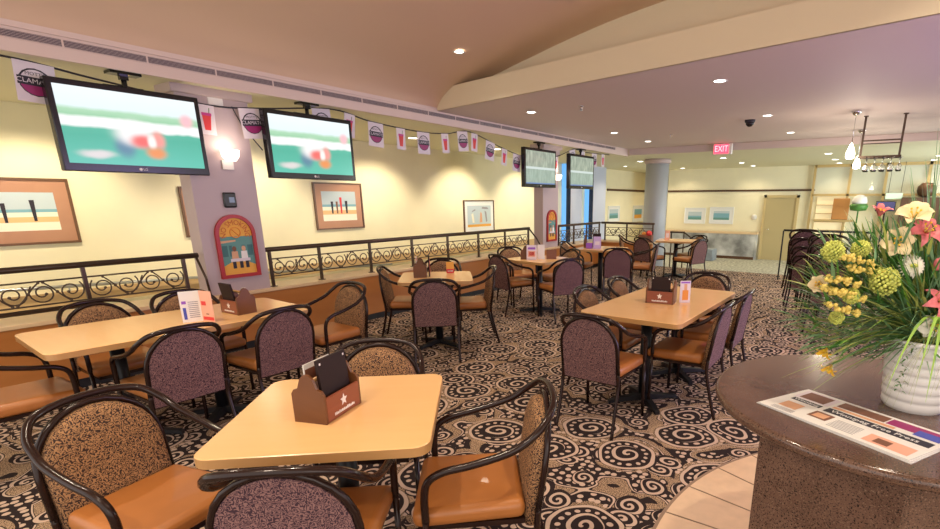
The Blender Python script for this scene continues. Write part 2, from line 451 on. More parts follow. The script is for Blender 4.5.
# ceilings
VX = [(-5.23, 2.74), (-5.10, 2.86), (-4.81, 2.985), (-4.42, 3.06), (-4.04, 3.12), (-3.60, 3.185), (-3.18, 3.245), (-2.6, 3.31), (-1.95, 3.355), (-1.2, 3.385), (-.4, 3.39), (.5, 3.36), (1.4, 3.28), (2.3, 3.16), (3.2, 2.98), (4.0, 2.78)]
VXs = catmull([(x, 0, z) for x, z in VX], 4)
bl = lambda x: 5.46-.183*(x+5.09)      # line of the beam across the room
mb = MB(); mb.grid([[(p.x, -2.2, p.z) for p in VXs], [(p.x, bl(p.x)+.5, p.z) for p in VXs]]); struct(mb.build('ceiling', M['vault'], fixn=False))
mb = MB()      # end wall of the vault above the beam
mb.prism([(p.x, bl(p.x)+.30, p.z+.01) for p in VXs]+[(4.0, bl(4.0)+.30, 2.72), (-5.23, bl(-5.23)+.30, 2.72)], (0, .08, 0)); struct(mb.build('wall_vault_end', M['beam']))
mb = MB(); mb.prism([(-5.23, bl(-5.23), 2.716), (4.2, bl(4.2), 2.716), (4.2, bl(4.2), 2.975), (-5.23, bl(-5.23), 2.975)], (0.06, .33, 0)); struct(mb.build('trim_5', M['beam']))
mb = MB(); mb.poly([(-5.23, bl(-5.23)+.002, 2.71), (4.2, bl(4.2)+.002, 2.71), (4.2, 11.9, 2.71), (-5.23, 11.9, 2.71)]); struct(mb.build('ceiling', M['flat']))
mb = MB(); mb.box((-8.1, 11.9, 2.58), (5, 22, 2.75)); struct(mb.build('ceiling', M['soffit']))
mb = MB(); mb.box((-8.1, -2, 2.58), (-5.255, 11.9, 2.66)); struct(mb.build('ceiling', M['soffit']))
mb = MB(); mb.box((-5.2, 11.86, 2.575), (5, 11.90, 2.712)); struct(mb.build('trim_6', M['flat']))
# fascia over the railing with the slot vents
mb = MB(); mb.box((-5.26, -2, 2.552), (-5.23, 11.88, 2.745)); mb.box((-5.25, -2, 2.71), (-5.215, 5.5, 2.75)); struct(mb.build('trim_7', M['fascia']))
# half wall under the railing
mb = MB(); mb.box((-5.62, -2, .085), (-5.54, 11.25, .585), M['panel']); mb.box((-5.70, 11.17, .085), (-4.25, 11.25, .585), M['panel'])
struct(mb.build('wall_half', fixn=True))
mb = MB(); mb.box((-5.60, -2, 0), (-5.57, 11.2, .085)); mb.box((-5.6, 11.2, 0), (-4.27, 11.23, .085)); struct(mb.build('baseboard_left', M['black']))
mb = MB(); mb.box((-5.95, -2, .585), (-5.525, 11.16, .62), bevel=.006); mb.box((-5.95, 11.155, .585), (-4.23, 11.55, .62), bevel=.006); struct(mb.build('trim_8', M['ledge']))
mb = MB(); mb.box((-5.95, -2, -.42), (-5.9, 11.5, .585)); struct(mb.build('wall_half_rear', M['wall']))
# columns in the railing line
def column(y0, y1, lab, outlet):
    t = thing('column', lab, 'column', (-5.68, (y0+y1)/2, 0)); t['kind'] = 'structure'
    h = (y1-y0)/2
    mb = MB(); mb.box((-.11, -h, .0), (.10, h, 2.5)); mb.build('shaft', M['column'], t)
    mb = MB(); mb.box((-.13, -h-.02, 2.42), (.12, h+.02, 2.52)); mb.box((-.16, -h-.06, 2.505), (.16, h+.06, 2.60), bevel=.01); mb.build('capital', M['column_trim'], t)
column(2.46, 3.08, 'mauve square column beside the nearest television, carrying the thermostat', True)
column(8.68, 9.25, 'mauve square column farther along the railing, beside the two distant televisions', False)
def pilaster(y0, y1, lab):
    t = thing('pilaster', lab, 'pilaster', (-7.95, (y0+y1)/2, 0)); t['kind'] = 'structure'; h = (y1-y0)/2
    mb = MB(); mb.box((-.15, -h, -.4), (.15, h, 2.58)); mb.build('shaft', M['lavender'], t)
    mb = MB(); mb.box((-.14, -h-.03, -.4), (.02, -h, 2.58)); mb.build('glass_strip', M['blueglass'], t)  # glowing blue colour stands for blue light on the side face
    mb = MB(); mb.box((.02, -h-.03, -.4), (.155, -h+.0, 2.58)); mb.build('corner_strip', M['navy'], t)
pilaster(13.65, 14.35, 'pale lavender pilaster with blue lit glass strip, nearer of the two')
pilaster(15.1, 16.0, 'pale lavender pilaster with blue lit glass strip, farther of the two')
t = thing('round_column', 'tall round grey column behind the end of the railing', 'column', (-5.10, 13.5, 0)); t['kind'] = 'structure'
mb = MB(); mb.lathe([(.30, -.36), (.30, 2.50)], seg=40); mb.build('shaft', M['grey_col'], t)
mb = MB(); mb.lathe([(.31, 2.46), (.345, 2.49), (.345, 2.54), (.33, 2.58)], seg=40); mb.build('capital', M['column_trim'], t)
# low marble wall, door, far fittings
mb = MB(); mb.box((-7.0, 18.02, -.36), (-3.30, 18.36, .46), M['marble']); mb.box((-7.02, 17.98, .46), (-3.27, 18.36, .53), M['ledge']); mb.box((-7.0, 18.005, -.36), (-3.32, 18.02, -.27), M['brown']); struct(mb.build('wall_low_marble'))
t = thing('door_1', 'closed tan door in the far wall right of the seascapes', 'door', (-2.72, 18.38, -.36)); t['kind'] = 'structure'
mb = MB(); mb.box((-.44, -.02, 0), (.44, .02, 1.98)); mb.build('door_leaf', M['door'], t)
mb = MB(); mb.box((-.52, -.05, 0), (-.44, .02, 2.06)); mb.box((.44, -.05, 0), (.52, .02, 2.06)); mb.box((-.52, -.05, 1.98), (.52, .02, 2.06)); mb.build('door_frame', M['doorframe'], t)
mb = MB(); mb.tube([(-.36, -.06, .98), (-.27, -.06, .98)], .012); mb.tube([(-.36, -.06, .98), (-.36, -.01, .98)], .015); mb.build('door_handle', M['chrome'], t)
mb = MB(); mb.box((-4.95, 16.9, -.36), (-4.35, 17.4, .02), bevel=.03)
tag(mb.build('stone_bench', M['stone']), 'blue grey block bench in front of the low marble wall', 'bench')
# tile inlay under the round counter
mb = MB(); cxt, cyt, R0 = .963, 2.274, 1.69
n = 60
mb.poly([(cxt+R0*math.cos(2*PI*k/n), cyt+R0*math.sin(2*PI*k/n), .003) for k in range(n)], M['grout'])
R1 = R0-.02
for k in range(34):
    a0, a1 = 2*PI*k/34+.003, 2*PI*(k+1)/34-.003
    for ra, rb in ((R1, 1.22), (1.212, .62)):
        st = [a0+(a1-a0)*j/4 for j in range(5)]
        mb.poly([(cxt+ra*math.cos(a), cyt+ra*math.sin(a), .006) for a in st]+[(cxt+rb*math.cos(a), cyt+rb*math.sin(a), .006) for a in reversed(st)], M['tile'])
struct(mb.build('floor_tile_inlay'))

# ------------------------------------------------------------------ slot vents in the fascia
def vent_proto():
    t = thing('air_vent', 'x', 'air vent', (0, 0, 0), 0, 'slot vents along the fascia')
    mb = MB(); L = .53
    mb.box((0, .0, -.028), (.006, .006, .028)); mb.box((0, L-.006, -.028), (.006, L, .028)); mb.box((0, 0, .024), (.006, L, .030)); mb.box((0, 0, -.030), (.006, L, -.024)); mb.build('frame', M['fascia'], t)
    mb = MB()
    mb.box((-.001, .006, -.024), (.001, L-.006, .024), M['darkink'])
    for k in range(5): mb.box((.001, .006, -.021+k*.0095), (.005, L-.006, -.0175+k*.0095), M['column_trim'])
    mb.build('slats', None, t)
    return t
v0 = vent_proto(); v0['label'] = 'long thin slot vent section in the pale fascia above the railing'; v0.location = (-5.229, .55, 2.665)
for k in range(1, 20): dup(v0, v0['label'], (-5.229, .55+.53*k, 2.665), 0)

# ------------------------------------------------------------------ railing
def scroll_bay(L, m):
    mb = MB(); z0, z1 = .735, .925; h = (z1-z0)/2; zc = (z0+z1)/2
    for k in range(4):
        cx = L*(k+.5)/4; sg = 1 if k % 2 == 0 else -1
        pts = []
        for j in range(26):
            th = j/25*2*PI*1.55
            r = .088*(1-j/25)+.022*(j/25)
            pts.append((0, cx+sg*(r*math.cos(th+PI*.75)), zc+r*math.sin(th+PI*.75)*1.02))
        mb.tube(pts, .0062, seg=5)
        q = pts[-1]; mb.ball(q, .013, sub=1)
    for k in range(3):
        cx = L*(k+1)/4; sg = 1 if k % 2 == 0 else -1
        pts = catmull([(0, cx-sg*.075, z1-.01), (0, cx-sg*.035, zc+.045), (0, cx, zc), (0, cx+sg*.035, zc-.045), (0, cx+sg*.075, z0+.01)], 5)
        mb.tube(pts, .006, seg=5)
        mb.ball((0, cx, zc), .014, sub=1)
        for q in (pts[0], pts[-1]): mb.ball((0, q.y, q.z), .012, sub=1)
    mb.tube([(0, 0, z0), (0, L, z0)], .007, seg=6); mb.tube([(0, 0, z1), (0, L, z1)], .007, seg=6)
    return mb
def railing(name, label, origin, rotz, posts, rail0, rail1, base=.62, extra=None, top=1.05):
    """posts: positions along local y; origin z is the floor"""
    t = thing(name, label, 'railing', origin, rotz)
    mb = MB(); mb.tube([(0, rail0, top-.02), (0, rail1, top-.02)], .026, seg=10); mb.build('top_rail', M['rail'], t)
    for p in posts:
        mb = MB(); mb.box((-.014, p-.014, base), (.014, p+.014, top-.03)); mb.box((-.03, p-.03, base), (.03, p+.03, base+.008)); mb.build('post', M['rail'], t)
    for a, b in zip(posts, posts[1:]):
        if b-a < .4: continue
        mb = scroll_bay(b-a-.028, M['iron']); mb.build('scroll_panel', M['iron'], t, (0, a+.014, 0))
    if extra: extra(t)
    return t
def ex1(t):
    mb = MB(); mb.tube([(.03, -1.9, .695), (.03, 1.50, .695)], .019, seg=8); mb.build('lower_rail', M['rail'], t)
    mb = MB(); mb.tube([(0, 2.40, 1.03), (.05, 2.44, .80), (.06, 2.45, .63)], .012, seg=6); mb.build('end_brace', M['rail'], t)
railing('railing', 'bronze scrollwork railing on the ledge left of the thermostat column', (-5.62, 0, 0), 0, [-1.46, -.715, .03, .775, 1.52, 2.285], -1.95, 2.42, extra=ex1)
def ex2(t):
    mb = MB(); mb.tube([(0, 8.24, 1.03), (.10, 8.36, .84), (.17, 8.46, .63)], .014, seg=6); mb.build('end_brace', M['rail'], t)
railing('railing', 'long bronze scrollwork railing on the ledge between the two square columns', (-5.62, 0, 0), 0, [3.14, 3.75, 4.495, 5.24, 5.985, 6.73, 7.475, 8.22], 3.09, 8.25, extra=ex2)
railing('railing', 'bronze scrollwork railing on the ledge just beyond the far square column', (-5.62, 0, 0), 0, [9.35, 10.0, 10.6, 11.24], 9.26, 11.26)
railing('railing', 'short bronze scrollwork railing across the end of the ledge, before the round column', (-5.60, 11.32, 0), -PI/2, [.1, .66, 1.30], -.0, 1.33)
def ex3(t):
    mb = MB(); mb.tube([(0, .70, 1.03), (0, 1.12, .74)], .02, seg=8); mb.build('sloping_rail', M['rail'], t)
railing('railing', 'low bronze railing on the lower level with a sloping end, right of the round column', (-5.12, 14.0, -.33), -PI/2, [0, .35, .70], -.02, .72, base=.0, extra=ex3)
t = thing('guard_rail', 'black guard rail beside the stacked chairs on the right', 'railing', (-1.55, 11.2, 0))
mb = MB(); mb.tube([(0, 0, .98), (1.5, 0, .98)], .02, seg=8); mb.build('top_rail', M['blackmetal'], t)
for k in range(4):
    mb = MB(); mb.box((k*.49-.013, -.013, 0), (k*.49+.013, .013, .97)); mb.build('post', M['blackmetal'], t)
# steel handrail on the ramp wall
t = thing('handrail', 'thin steel handrail fixed along the cream wall behind the scrollwork', 'handrail', (-8.0, 0, 0))
mb = MB(); mb.tube([(0, -1.5, .68), (0, 1.44, .595), (0, 6.9, .33)], .02, seg=8); mb.build('rail', M['steel'], t)
for y, z in ((.2, .63), (2.0, .57), (4.6, .44), (6.6, .345)):
    mb = MB(); mb.tube([(0, y, z), (0, y, z-.06), (-.1, y, z-.07)], .009, seg=6); mb.build('bracket', M['steel'], t)

# ------------------------------------------------------------------ chairs
def arch_outline(hw, z0, z1, zs, n=14):
    pts = [(-hw, z0), (-hw, zs)]
    for k in range(1, n): 
        a = PI-PI*k/n; pts.append((hw*math.cos(a), zs+(z1-zs)*math.sin(a)))
    pts += [(hw, zs), (hw, z0)]
    return pts
yb = lambda z: -.205-(z-.42)*.14       # lean of the back
def make_chair():
    t = thing('armchair', 'x', 'chair')
    # seat
    mb = MB(); mb.box((-.225, -.162, .395), (.225, .255, .47), bevel=.03, seg=4)
    for v in mb.bm.verts:
        k = (v.co.y+.19)/.445; v.co.x *= .90+.10*k
        if v.co.z > .455: v.co.z += .012*(1-(v.co.x/.23)**2)-.010*max(0, k-.8)/.2
    mb.build('seat', M['vinyl'], t)
    mb = MB(); mb.box((-.20, -.16, .375), (.20, .235, .396)); mb.build('seat_frame', M['tube'], t)
    # padded front of the back
    ol = arch_outline(.198, .362, .803, .605)
    mb = MB(); cx, cz = 0, .58
    rows = []
    for f, d in ((1, 0.0), (1, .022), (.97, .036), (.90, .044), (.6, .050), (.25, .052)):
        rows.append([mb.bm.verts.new((x*f, yb(cz+(z-cz)*f)+d, cz+(z-cz)*f)) for x, z in ol])
    for A, B in zip(rows, rows[1:]):
        for k in range(len(A)): mb.face([A[k], A[(k+1) % len(A)], B[(k+1) % len(A)], B[k]], None, True)
    mb.face(rows[-1], None, True)
    mb.build('backrest', M['fab'], t)
    mb = MB(); mb.prism([(x, yb(z)-.012, z) for x, z in ol], (0, .012, 0)); mb.build('back_panel', M['fabback'], t)
    # tube round the back, then rear legs
    ol2 = arch_outline(.211, .43, .816, .605, 12)
    mb = MB(); mb.tube([(x, yb(z)-.002, z) for x, z in ol2], .0125, seg=8); mb.tube([(-.208, yb(.36)-.004, .362), (.208, yb(.36)-.004, .362)], .009, seg=6); mb.build('back_frame', M['tube'], t)
    for s in (-1, 1):
        mb = MB(); mb.tube(catmull([(s*.211, yb(.44)-.002, .44), (s*.212, -.208, .34), (s*.213, -.25, .15), (s*.216, -.29, 0)], 4), .0125, seg=8); mb.build('leg', M['tube'], t)
    for s in (-1, 1):
        mb = MB(); mb.tube([(s*.230, .215, 0), (s*.230, .205, .44)], .0125, seg=8); mb.build('leg', M['tube'], t)
    half = [(.230, .205, .43), (.231, .203, .54), (.236, .185, .600), (.240, .13, .635), (.244, .04, .655), (.244, -.08, .688), (.236, -.15, .718), (.222, -.21, .762), (.178, -.258, .808), (.098, -.282, .828)]
    path = catmull(half+[(0, -.288, .833)]+[(-x, y, z) for x, y, z in reversed(half)], 5)
    mb = MB(); mb.tube(path, .0145, seg=10); mb.build('arm_hoop', M['tube'], t)
    return t
chair0 = make_chair(); first = [True]
def chair(x, y, deg, label, group):
    rz = math.radians(deg-90)
    if first[0]:
        first[0] = False; chair0.location = (x, y, 0); chair0.rotation_euler = (0, 0, rz); chair0['label'] = label; chair0['group'] = group; return chair0
    return dup(chair0, label, (x, y, 0), rz, group)
def chair_hoop(hx, hy, deg, label, group):     # placed by the middle of its hoop
    a = math.radians(deg); return chair(hx+.30*math.cos(a), hy+.30*math.sin(a), deg, label, group)

G = 'chairs at the nearest square table'
chair(-2.20, .64, 12, 'bronze tube armchair with gold scroll back, left of the nearest square table', G)
chair(-1.50, .872, 129, 'armchair whose back faces the viewer at the front edge of the nearest square table', G)
chair(-1.215, 1.425, 220, 'armchair with broad caramel seat, right of the nearest square table', G)
chair(-1.99, 1.52, 309, 'armchair showing only its back top beyond the nearest square table', G)
G = 'chairs round the long table by the left column'
chair(-4.10, .68, 90, 'armchair at the left picture edge, end of the long maple table', G)
chair_hoop(-3.36, 1.31, 180, 'plum backed armchair on the near side of the long table, left one', G)
chair_hoop(-3.37, 1.955, 180, 'plum backed armchair on the near side of the long table, right one beside the caddy', G)
chair_hoop(-4.84, 1.315, 0, 'armchair behind the left half of the long table, against the railing', G)
chair_hoop(-4.80, 1.86, 0, 'armchair behind the folded card on the long table, mostly hidden', G)
chair_hoop(-3.93, 2.95, 270, 'armchair at the right end of the long table, facing left', G)
G = 'chairs round the long table on the right'
chair_hoop(-1.515, 2.86, 90, 'armchair at the front end of the right long table, plum back to the viewer', G)
chair_hoop(-2.10, 3.86, 0, 'armchair on the left side of the right long table, nearer one', G)
chair_hoop(-2.10, 4.52, 0, 'armchair on the left side of the right long table, farther one', G)
chair_hoop(-.80, 3.80, 180, 'armchair on the right side of the right long table, nearer one', G)
chair_hoop(-.78, 4.44, 180, 'armchair on the right side of the right long table, farther one', G)
chair_hoop(-1.39, 5.36, 270, 'armchair at the far end of the right long table, facing the viewer', G)
G = 'chairs at the square table by the railing'
chair_hoop(-3.445, 3.45, 133, 'armchair with plum back to the viewer, front of the square table by the railing', G)
chair_hoop(-4.64, 3.79, 40, 'armchair on the left of the square table by the railing, facing right', G)
chair_hoop(-3.56, 4.56, 225, 'armchair on the right of the square table by the railing, facing left', G)
chair_hoop(-4.66, 4.85, 308, 'armchair behind the square table by the railing, top of its back showing', G)
G = 'chairs at the middle table beyond the railing table'
chair_hoop(-4.36, 5.54, 74, 'grey backed armchair left of the middle table with the white menus', G)
chair_hoop(-3.22, 5.68, 148, 'dark plum backed armchair right of the middle table, back to the viewer', G)
chair_hoop(-4.93, 6.62, 335, 'armchair behind the middle table, nearest the railing', G)
chair_hoop(-3.80, 6.86, 238, 'armchair behind the middle table, hoop arm beside the dark far table', G)
G = 'chairs at the dark topped far table'
chair_hoop(-3.34, 7.34, 112, 'plum backed armchair in front of the dark topped far table', G)
chair_hoop(-3.12, 8.60, 195, 'grey backed armchair right of the dark topped far table', G)
chair_hoop(-4.78, 8.05, 10, 'armchair left of the dark topped far table, only its seat showing', G)
G = 'chairs at the farthest table'
chair_hoop(-4.62, 10.15, 20, 'grey backed armchair left of the farthest table, nearer the railing end', G)
chair_hoop(-3.95, 9.72, 70, 'grey backed armchair in front of the farthest table', G)
chair_hoop(-2.75, 9.95, 160, 'plum backed armchair right of the farthest table', G)
chair_hoop(-3.10, 11.05, 240, 'armchair behind the farthest table, mostly in shadow', G)
G = 'armchairs stacked on the right'
for nm, x, y in (('nearer', -.316, 6.97), ('farther', -.66, 7.95)):
    for k, pos in enumerate(('bottom', 'second lowest', 'third', 'topmost')):
        c = chair(x-.035*k, y+.085*k, 78, pos+' armchair of the '+nm+' stack behind the flowers', G); c.location.z = .11*k
# ------------------------------------------------------------------ tables
def rrect(hx, hy, r, n=6):
    pts = []
    for sx, sy, a0 in ((1, 1, 0), (-1, 1, 90), (-1, -1, 180), (1, -1, 270)):
        for k in range(n+1):
            a = math.radians(a0+90*k/n); pts.append((sx*(hx-r)+r*math.cos(a), sy*(hy-r)+r*math.sin(a)))
    return pts
def table(x, y, deg, hx, hy, label, group, peds=((0, 0),), topm='maple', spin=45):
    t = thing('dining_table', label, 'table', (x, y, 0), math.radians(deg), group)
    mb = MB(); ol = rrect(hx, hy, .06)
    A = [mb.bm.verts.new((a, b, .76)) for a, b in rrect(hx-.003, hy-.003, .057)]
    B = [mb.bm.verts.new((a, b, .757)) for a, b in ol]
    mb.face(A)
    for k in range(len(A)): mb.face([A[k], A[(k+1) % len(A)], B[(k+1) % len(A)], B[k]])
    mb.build('tabletop', M[topm], t, fixn=True)
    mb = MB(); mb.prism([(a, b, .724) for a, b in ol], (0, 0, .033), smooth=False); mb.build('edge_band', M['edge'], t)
    for px, py in peds:
        mb = MB(); mb.lathe([(.04, .06), (.04, .70)], seg=16, c=(px, py, 0)); mb.box((px-.14, py-.14, .70), (px+.14, py+.14, .724)); mb.build('pedestal', M['blackmetal'], t)
        mb = MB()
        for q in range(4):
            R = Matrix.Translation((px, py, 0)) @ Matrix.Rotation(math.radians(spin)+q*PI/2, 4, 'Z')
            sec = [[(0.0, -.032, .02), (0, .032, .02), (0, .03, .075), (0, -.03, .075)], [(.27, -.022, .012), (.27, .022, .012), (.27, .02, .035), (.27, -.02, .035)], [(.29, -.02, .0), (.29, .02, .0), (.29, .018, .025), (.29, -.018, .025)]]
            V = [[mb.bm.verts.new(R @ Vector(p)) for p in s] for s in sec]
            for a_, b_ in zip(V, V[1:]):
                for k in range(4): mb.face([a_[k], a_[(k+1) % 4], b_[(k+1) % 4], b_[k]])
            mb.face(V[-1])
        mb.build('cross_base', M['blackmetal'], t)
    return t
GT = 'maple dining tables'
table(-1.695, 1.145, 40, .38, .38, 'nearest square maple table with a wooden caddy, in the foreground', GT)
table(-3.97, 1.525, -3, .39, .765, 'long maple table by the left column with a folded card and a caddy', GT, ((-.06, -.36), (0, .17)))
table(-1.385, 4.01, -1, .39, .755, 'long maple table on the right with a caddy and a bottle flyer', GT, ((0, -.36), (0, .42)))
table(-3.945, 4.00, 43, .38, .38, 'square maple table by the railing, seen behind a plum backed chair', GT)
table(-3.95, 6.06, -8, .38, .38, 'square maple table in the middle distance holding white menus', GT, topm='maple')
table(-3.95, 7.98, 5, .38, .38, 'far table with a plum tinted top below the distant televisions', GT, topm='maple')
table(-3.45, 10.45, 12, .38, .38, 'farthest maple table near the round column', GT)

# ------------------------------------------------------------------ things on the tables
def caddy(x, y, deg, label, handle=True, z=.76):
    t = thing('table_caddy', label, 'caddy', (x, y, z), math.radians(deg), 'wooden condiment caddies')
    o = [(-.068, 0), (-.068, .112), (-.058, .128), (-.040, .134), (-.034, .150), (-.026, .172), (-.012, .186), (0, .189)]
    o = o+[(-a, b) for a, b in reversed(o[:-1])]
    for s in (-1, 1):
        mb = MB(); mb.prism([(s*.105-.006, a, b) for a, b in o], (.012, 0, 0)); mb.build('end_panel', M['caddywood'], t)
    for s in (-1, 1):
        mb = MB(); mb.box((-.099, s*.064-.005, .004), (.099, s*.064+.005, .098)); b = mb.build('side_board', M['caddyboard'], t)
        if s < 0:
            mb = MB(); y_ = -.0702
            star = []
            for k in range(10):
                r = (.024, .011)[k % 2]; a = PI/2+k*PI/5; star.append((r*math.cos(a)*.9, y_, .060+r*math.sin(a)))
            mb.prism(star, (0, .001, 0)); mb.build('emblem', M['white'], b)
            mb = MB()
            random.seed(3); u = -.06
            while u < .06:
                w_ = random.uniform(.004, .010); mb.box((u, y_, .017), (u+w_, y_+.001, .017+random.uniform(.008, .013))); u += w_+.0025
            mb.build('lettering', M['white'], b)
    mb = MB(); mb.box((-.099, -.06, 0), (.099, .06, .008)); mb.build('base', M['caddywood'], t)
    if handle:
        mb = MB(); mb.tube([(-.10, 0, .155), (.10, 0, .155)], .009, seg=10); mb.build('handle', M['edge'], t)
    return t
def sheet(name, label, cat, x, y, z, deg, w_, h_, d, face, tilt=0, marks=None, group=None, back=None):
    """thin standing card of width w, height h, thickness d; marks: (x0, z0, x1, z1, material) on its front (-y)"""
    t = thing(name, label, cat, (x, y, z), math.radians(deg), group)
    R = Matrix.Rotation(math.radians(-tilt), 4, 'X')
    mb = MB(); mb.box((-w_/2, -d/2, 0), (w_/2, d/2, h_), face, mx=R); mb.build('card', None, t)
    if marks and marks[0][4] is M['white']:
        for a, b, c, e, m in marks:
            mb = MB(); mb.box((a, -d/2-.0008, b), (c, -d/2+.0002, e), m, mx=R); mb.build('stud', None, t)
    elif marks:
        mb = MB()
        for a, b, c, e, m in marks: mb.box((a, -d/2-.0008, b), (c, -d/2+.0002, e), m, mx=R)
        mb.build('print', None, t)
    return t
caddy(-1.70, 1.10, 109, 'wooden caddy holding a dark menu on the nearest square table')
sheet('menu', 'dark brown menu standing in the caddy on the nearest square table', 'menu', -1.6638, 1.1178, .7685, 109, .165, .225, .012, M['menu'], 4, [(-.074, .205, -.066, .213, M['white']), (.066, .205, .074, .213, M['white'])], 'dark menus standing in caddies')
sheet('flyer', 'white and pink flyer tucked in the back of the nearest caddy', 'flyer', -1.7363, 1.0981, .7685, 109, .15, .20, .004, M['paper'], 2, [(-.07, .12, -.005, .18, M['brownink']), (.01, .05, .07, .19, M['pink'])], 'flyers on tables')
sheet('flyer', 'small photo flyer behind the dark menu in the nearest caddy', 'flyer', -1.7268, 1.1225, .7685, 109, .10, .19, .004, M['pink'], 1, [(-.04, .10, .04, .17, M['brownink'])], 'flyers on tables')
caddy(-3.875, 1.88, 2, 'wooden caddy with leaning menu on the long table by the left column')
sheet('menu', 'dark menu leaning out of the caddy on the left long table', 'menu', -3.8838, 1.8447, .7685, 2, .15, .215, .012, M['menu'], -9, None, 'dark menus standing in caddies')
mb = MB(); mb.lathe([(.022, 0), (.024, .01), (.024, .10), (.012, .13), (.010, .15), (.013, .152), (.013, .172), (0, .174)], seg=14, c=(0, 0, 0))
tag(mb.build('sauce_bottle', M['ivory'], None, (-3.8261, 1.9117, .768)), 'pale sauce bottle standing in the caddy on the left long table', 'bottle')
t = thing('table_tent', 'folded white and orange card standing on the left long table', 'table tent', (-3.80, 1.60, .76), math.radians(40))
for s, fm, nm in ((-1, 'paper', 'leaf'), (1, 'pink', 'leaf')):
    R = Matrix.Rotation(s*math.radians(-28), 4, 'Z')
    mb = MB(); x0, x1 = (-.115, 0) if s < 0 else (0, .115)
    mb.box((x0, -.0015, 0), (x1, .0015, .21), M[fm], mx=R); leaf = mb.build(nm, None, t)
    mb = MB()
    if s < 0:
        for q in range(9): mb.box((x0+.045, -.0025, .03+q*.013), (x1-.012, -.0012, .035+q*.013), M['greyink'], mx=R)
        mb.box((x0+.012, -.0025, .02), (x0+.030, -.0012, .10), M['blueink'], mx=R); mb.box((x0+.010, -.0025, .125), (x0+.035, -.0012, .145), M['purpleink'], mx=R)
    else:
        mb.box((x0+.012, -.0025, .110), (x0+.055, -.0012, .138), M['red'], mx=R); mb.box((x0+.012, -.0025, .010), (x1-.006, -.0012, .032), M['red'], mx=R); mb.box((x0+.045, -.0025, .048), (x0+.07, -.0012, .055), M['brownink'], mx=R)
    mb.build('print', None, leaf)
caddy(-1.388, 3.925, 8, 'wooden caddy with square dark menu on the right long table', False)
sheet('menu', 'square dark menu standing in the caddy on the right long table', 'menu', -1.3824, 3.8854, .7685, 8, .15, .20, .012, M['menu'], 2, [(-.068, .185, -.060, .193, M['white']), (.060, .185, .068, .193, M['white'])], 'dark menus standing in caddies')
sheet('flyer', 'tall flyer with an orange bottle picture on the right long table', 'flyer', -1.225, 4.02, .76, 35, .085, .175, .004, M['flag'], 2, [(-.022, .02, .026, .10, M['orange']), (-.010, .10, .014, .15, M['skin']), (-.036, .155, .036, .168, M['purpleink'])], 'flyers on tables')
for q, (dx, mt) in enumerate(((-.055, 'brownink'), (.06, 'glass'))):
    mb = MB(); mb.lathe([(.020, 0), (.022, .01), (.022, .11), (.010, .14), (.010, .16), (0, .162)], seg=14)
    tag(mb.build('shaker' if q else 'sauce_bottle', M[mt], None, (-1.388+dx+.01, 3.945, .768)), ('brown sauce bottle standing in the caddy on the right long table', 'clear glass shaker standing in the caddy on the right long table')[q], ('bottle', 'shaker')[q])
caddy(-4.09, 3.91, 134, 'wooden caddy with end panel to the viewer on the railing table')
sheet('menu', 'red and dark menu standing right of the caddy on the railing table', 'menu', -4.0356, 3.9904, .76, 134, .15, .22, .014, M['menu'], 0, [(-.07, .02, .07, .17, M['red'])], 'dark menus standing in caddies')
sheet('flyer', 'purple and white flyer sticking up from the caddy on the railing table', 'flyer', -4.1116, 3.8892, .7685, 134, .14, .205, .004, M['flag'], 2, [(-.06, .165, -.01, .195, M['purpleink']), (.0, .160, .06, .19, M['red'])], 'flyers on tables')
sheet('table_tent', 'small orange and red table card on the railing table', 'table tent', -4.00, 4.28, .76, 46, .085, .125, .012, M['yellow'], 4, [(-.042, .0, .042, .045, M['red']), (-.03, .015, .03, .030, M['paper'])])
caddy(-4.10, 5.95, 118, 'wooden caddy on the middle table with white menus')
sheet('flyer', 'pink flyer with a round food photo on the middle table', 'flyer', -3.96, 5.87, .76, 30, .14, .20, .004, M['flag'], 3, [(-.05, .04, .05, .12, M['pink']), (-.035, .055, .035, .105, M['red']), (-.05, .14, .05, .17, M['purpleink'])], 'flyers on tables')
sheet('menu', 'tall white menu beside the pink flyer on the middle table', 'menu', -3.89, 6.00, .76, 30, .10, .20, .006, M['paper'], 3)
sheet('menu', 'small brown menu lying upright at the right of the middle table', 'menu', -3.78, 6.10, .76, 30, .14, .13, .03, M['brownink'], 0)
sheet('flyer', 'lilac flyer standing on the dark topped far table', 'flyer', -3.96, 7.86, .76, 28, .13, .20, .004, mat('lilac paper', (.55, .42, .72), .6), 3, [(-.04, .06, .04, .12, M['flag'])], 'flyers on tables')
sheet('menu', 'black menu behind the lilac flyer on the dark topped far table', 'menu', -4.06, 8.04, .76, 28, .14, .24, .012, M['menu'], 2)
mb = MB(); mb.box((-.05, -.04, 0), (.05, .04, .09), bevel=.008); tag(mb.build('napkin_box', M['purpleink'], None, (-4.10, 7.84, .76), .3), 'small purple napkin box on the dark topped far table', 'napkin box')
mb = MB(); mb.lathe([(.028, 0), (.030, .02), (.030, .13), (.012, .18), (.012, .215), (0, .216)], seg=12); tag(mb.build('sauce_bottle', M['caddywood'], None, (-4.22, 7.92, .76)), 'brown bottle on the dark topped far table', 'bottle')
sheet('flyer', 'pink card standing on the farthest table', 'flyer', -3.60, 10.32, .76, 25, .10, .19, .005, M['pink'], 2, [(-.03, .05, .03, .14, M['flag'])], 'flyers on tables')
mb = MB(); mb.box((-.16, -.06, 0), (.16, .06, .17), M['brownink'], bevel=.01); mb.ball((.08, -.02, .20), .07, M['red'], 2); mb.ball((-.05, 0, .19), .05, M['orange'], 2)
tag(mb.build('condiment_box', None, None, (-4.42, 11.225, .62)), 'brown box with red bottles on the end of the ledge', 'box')

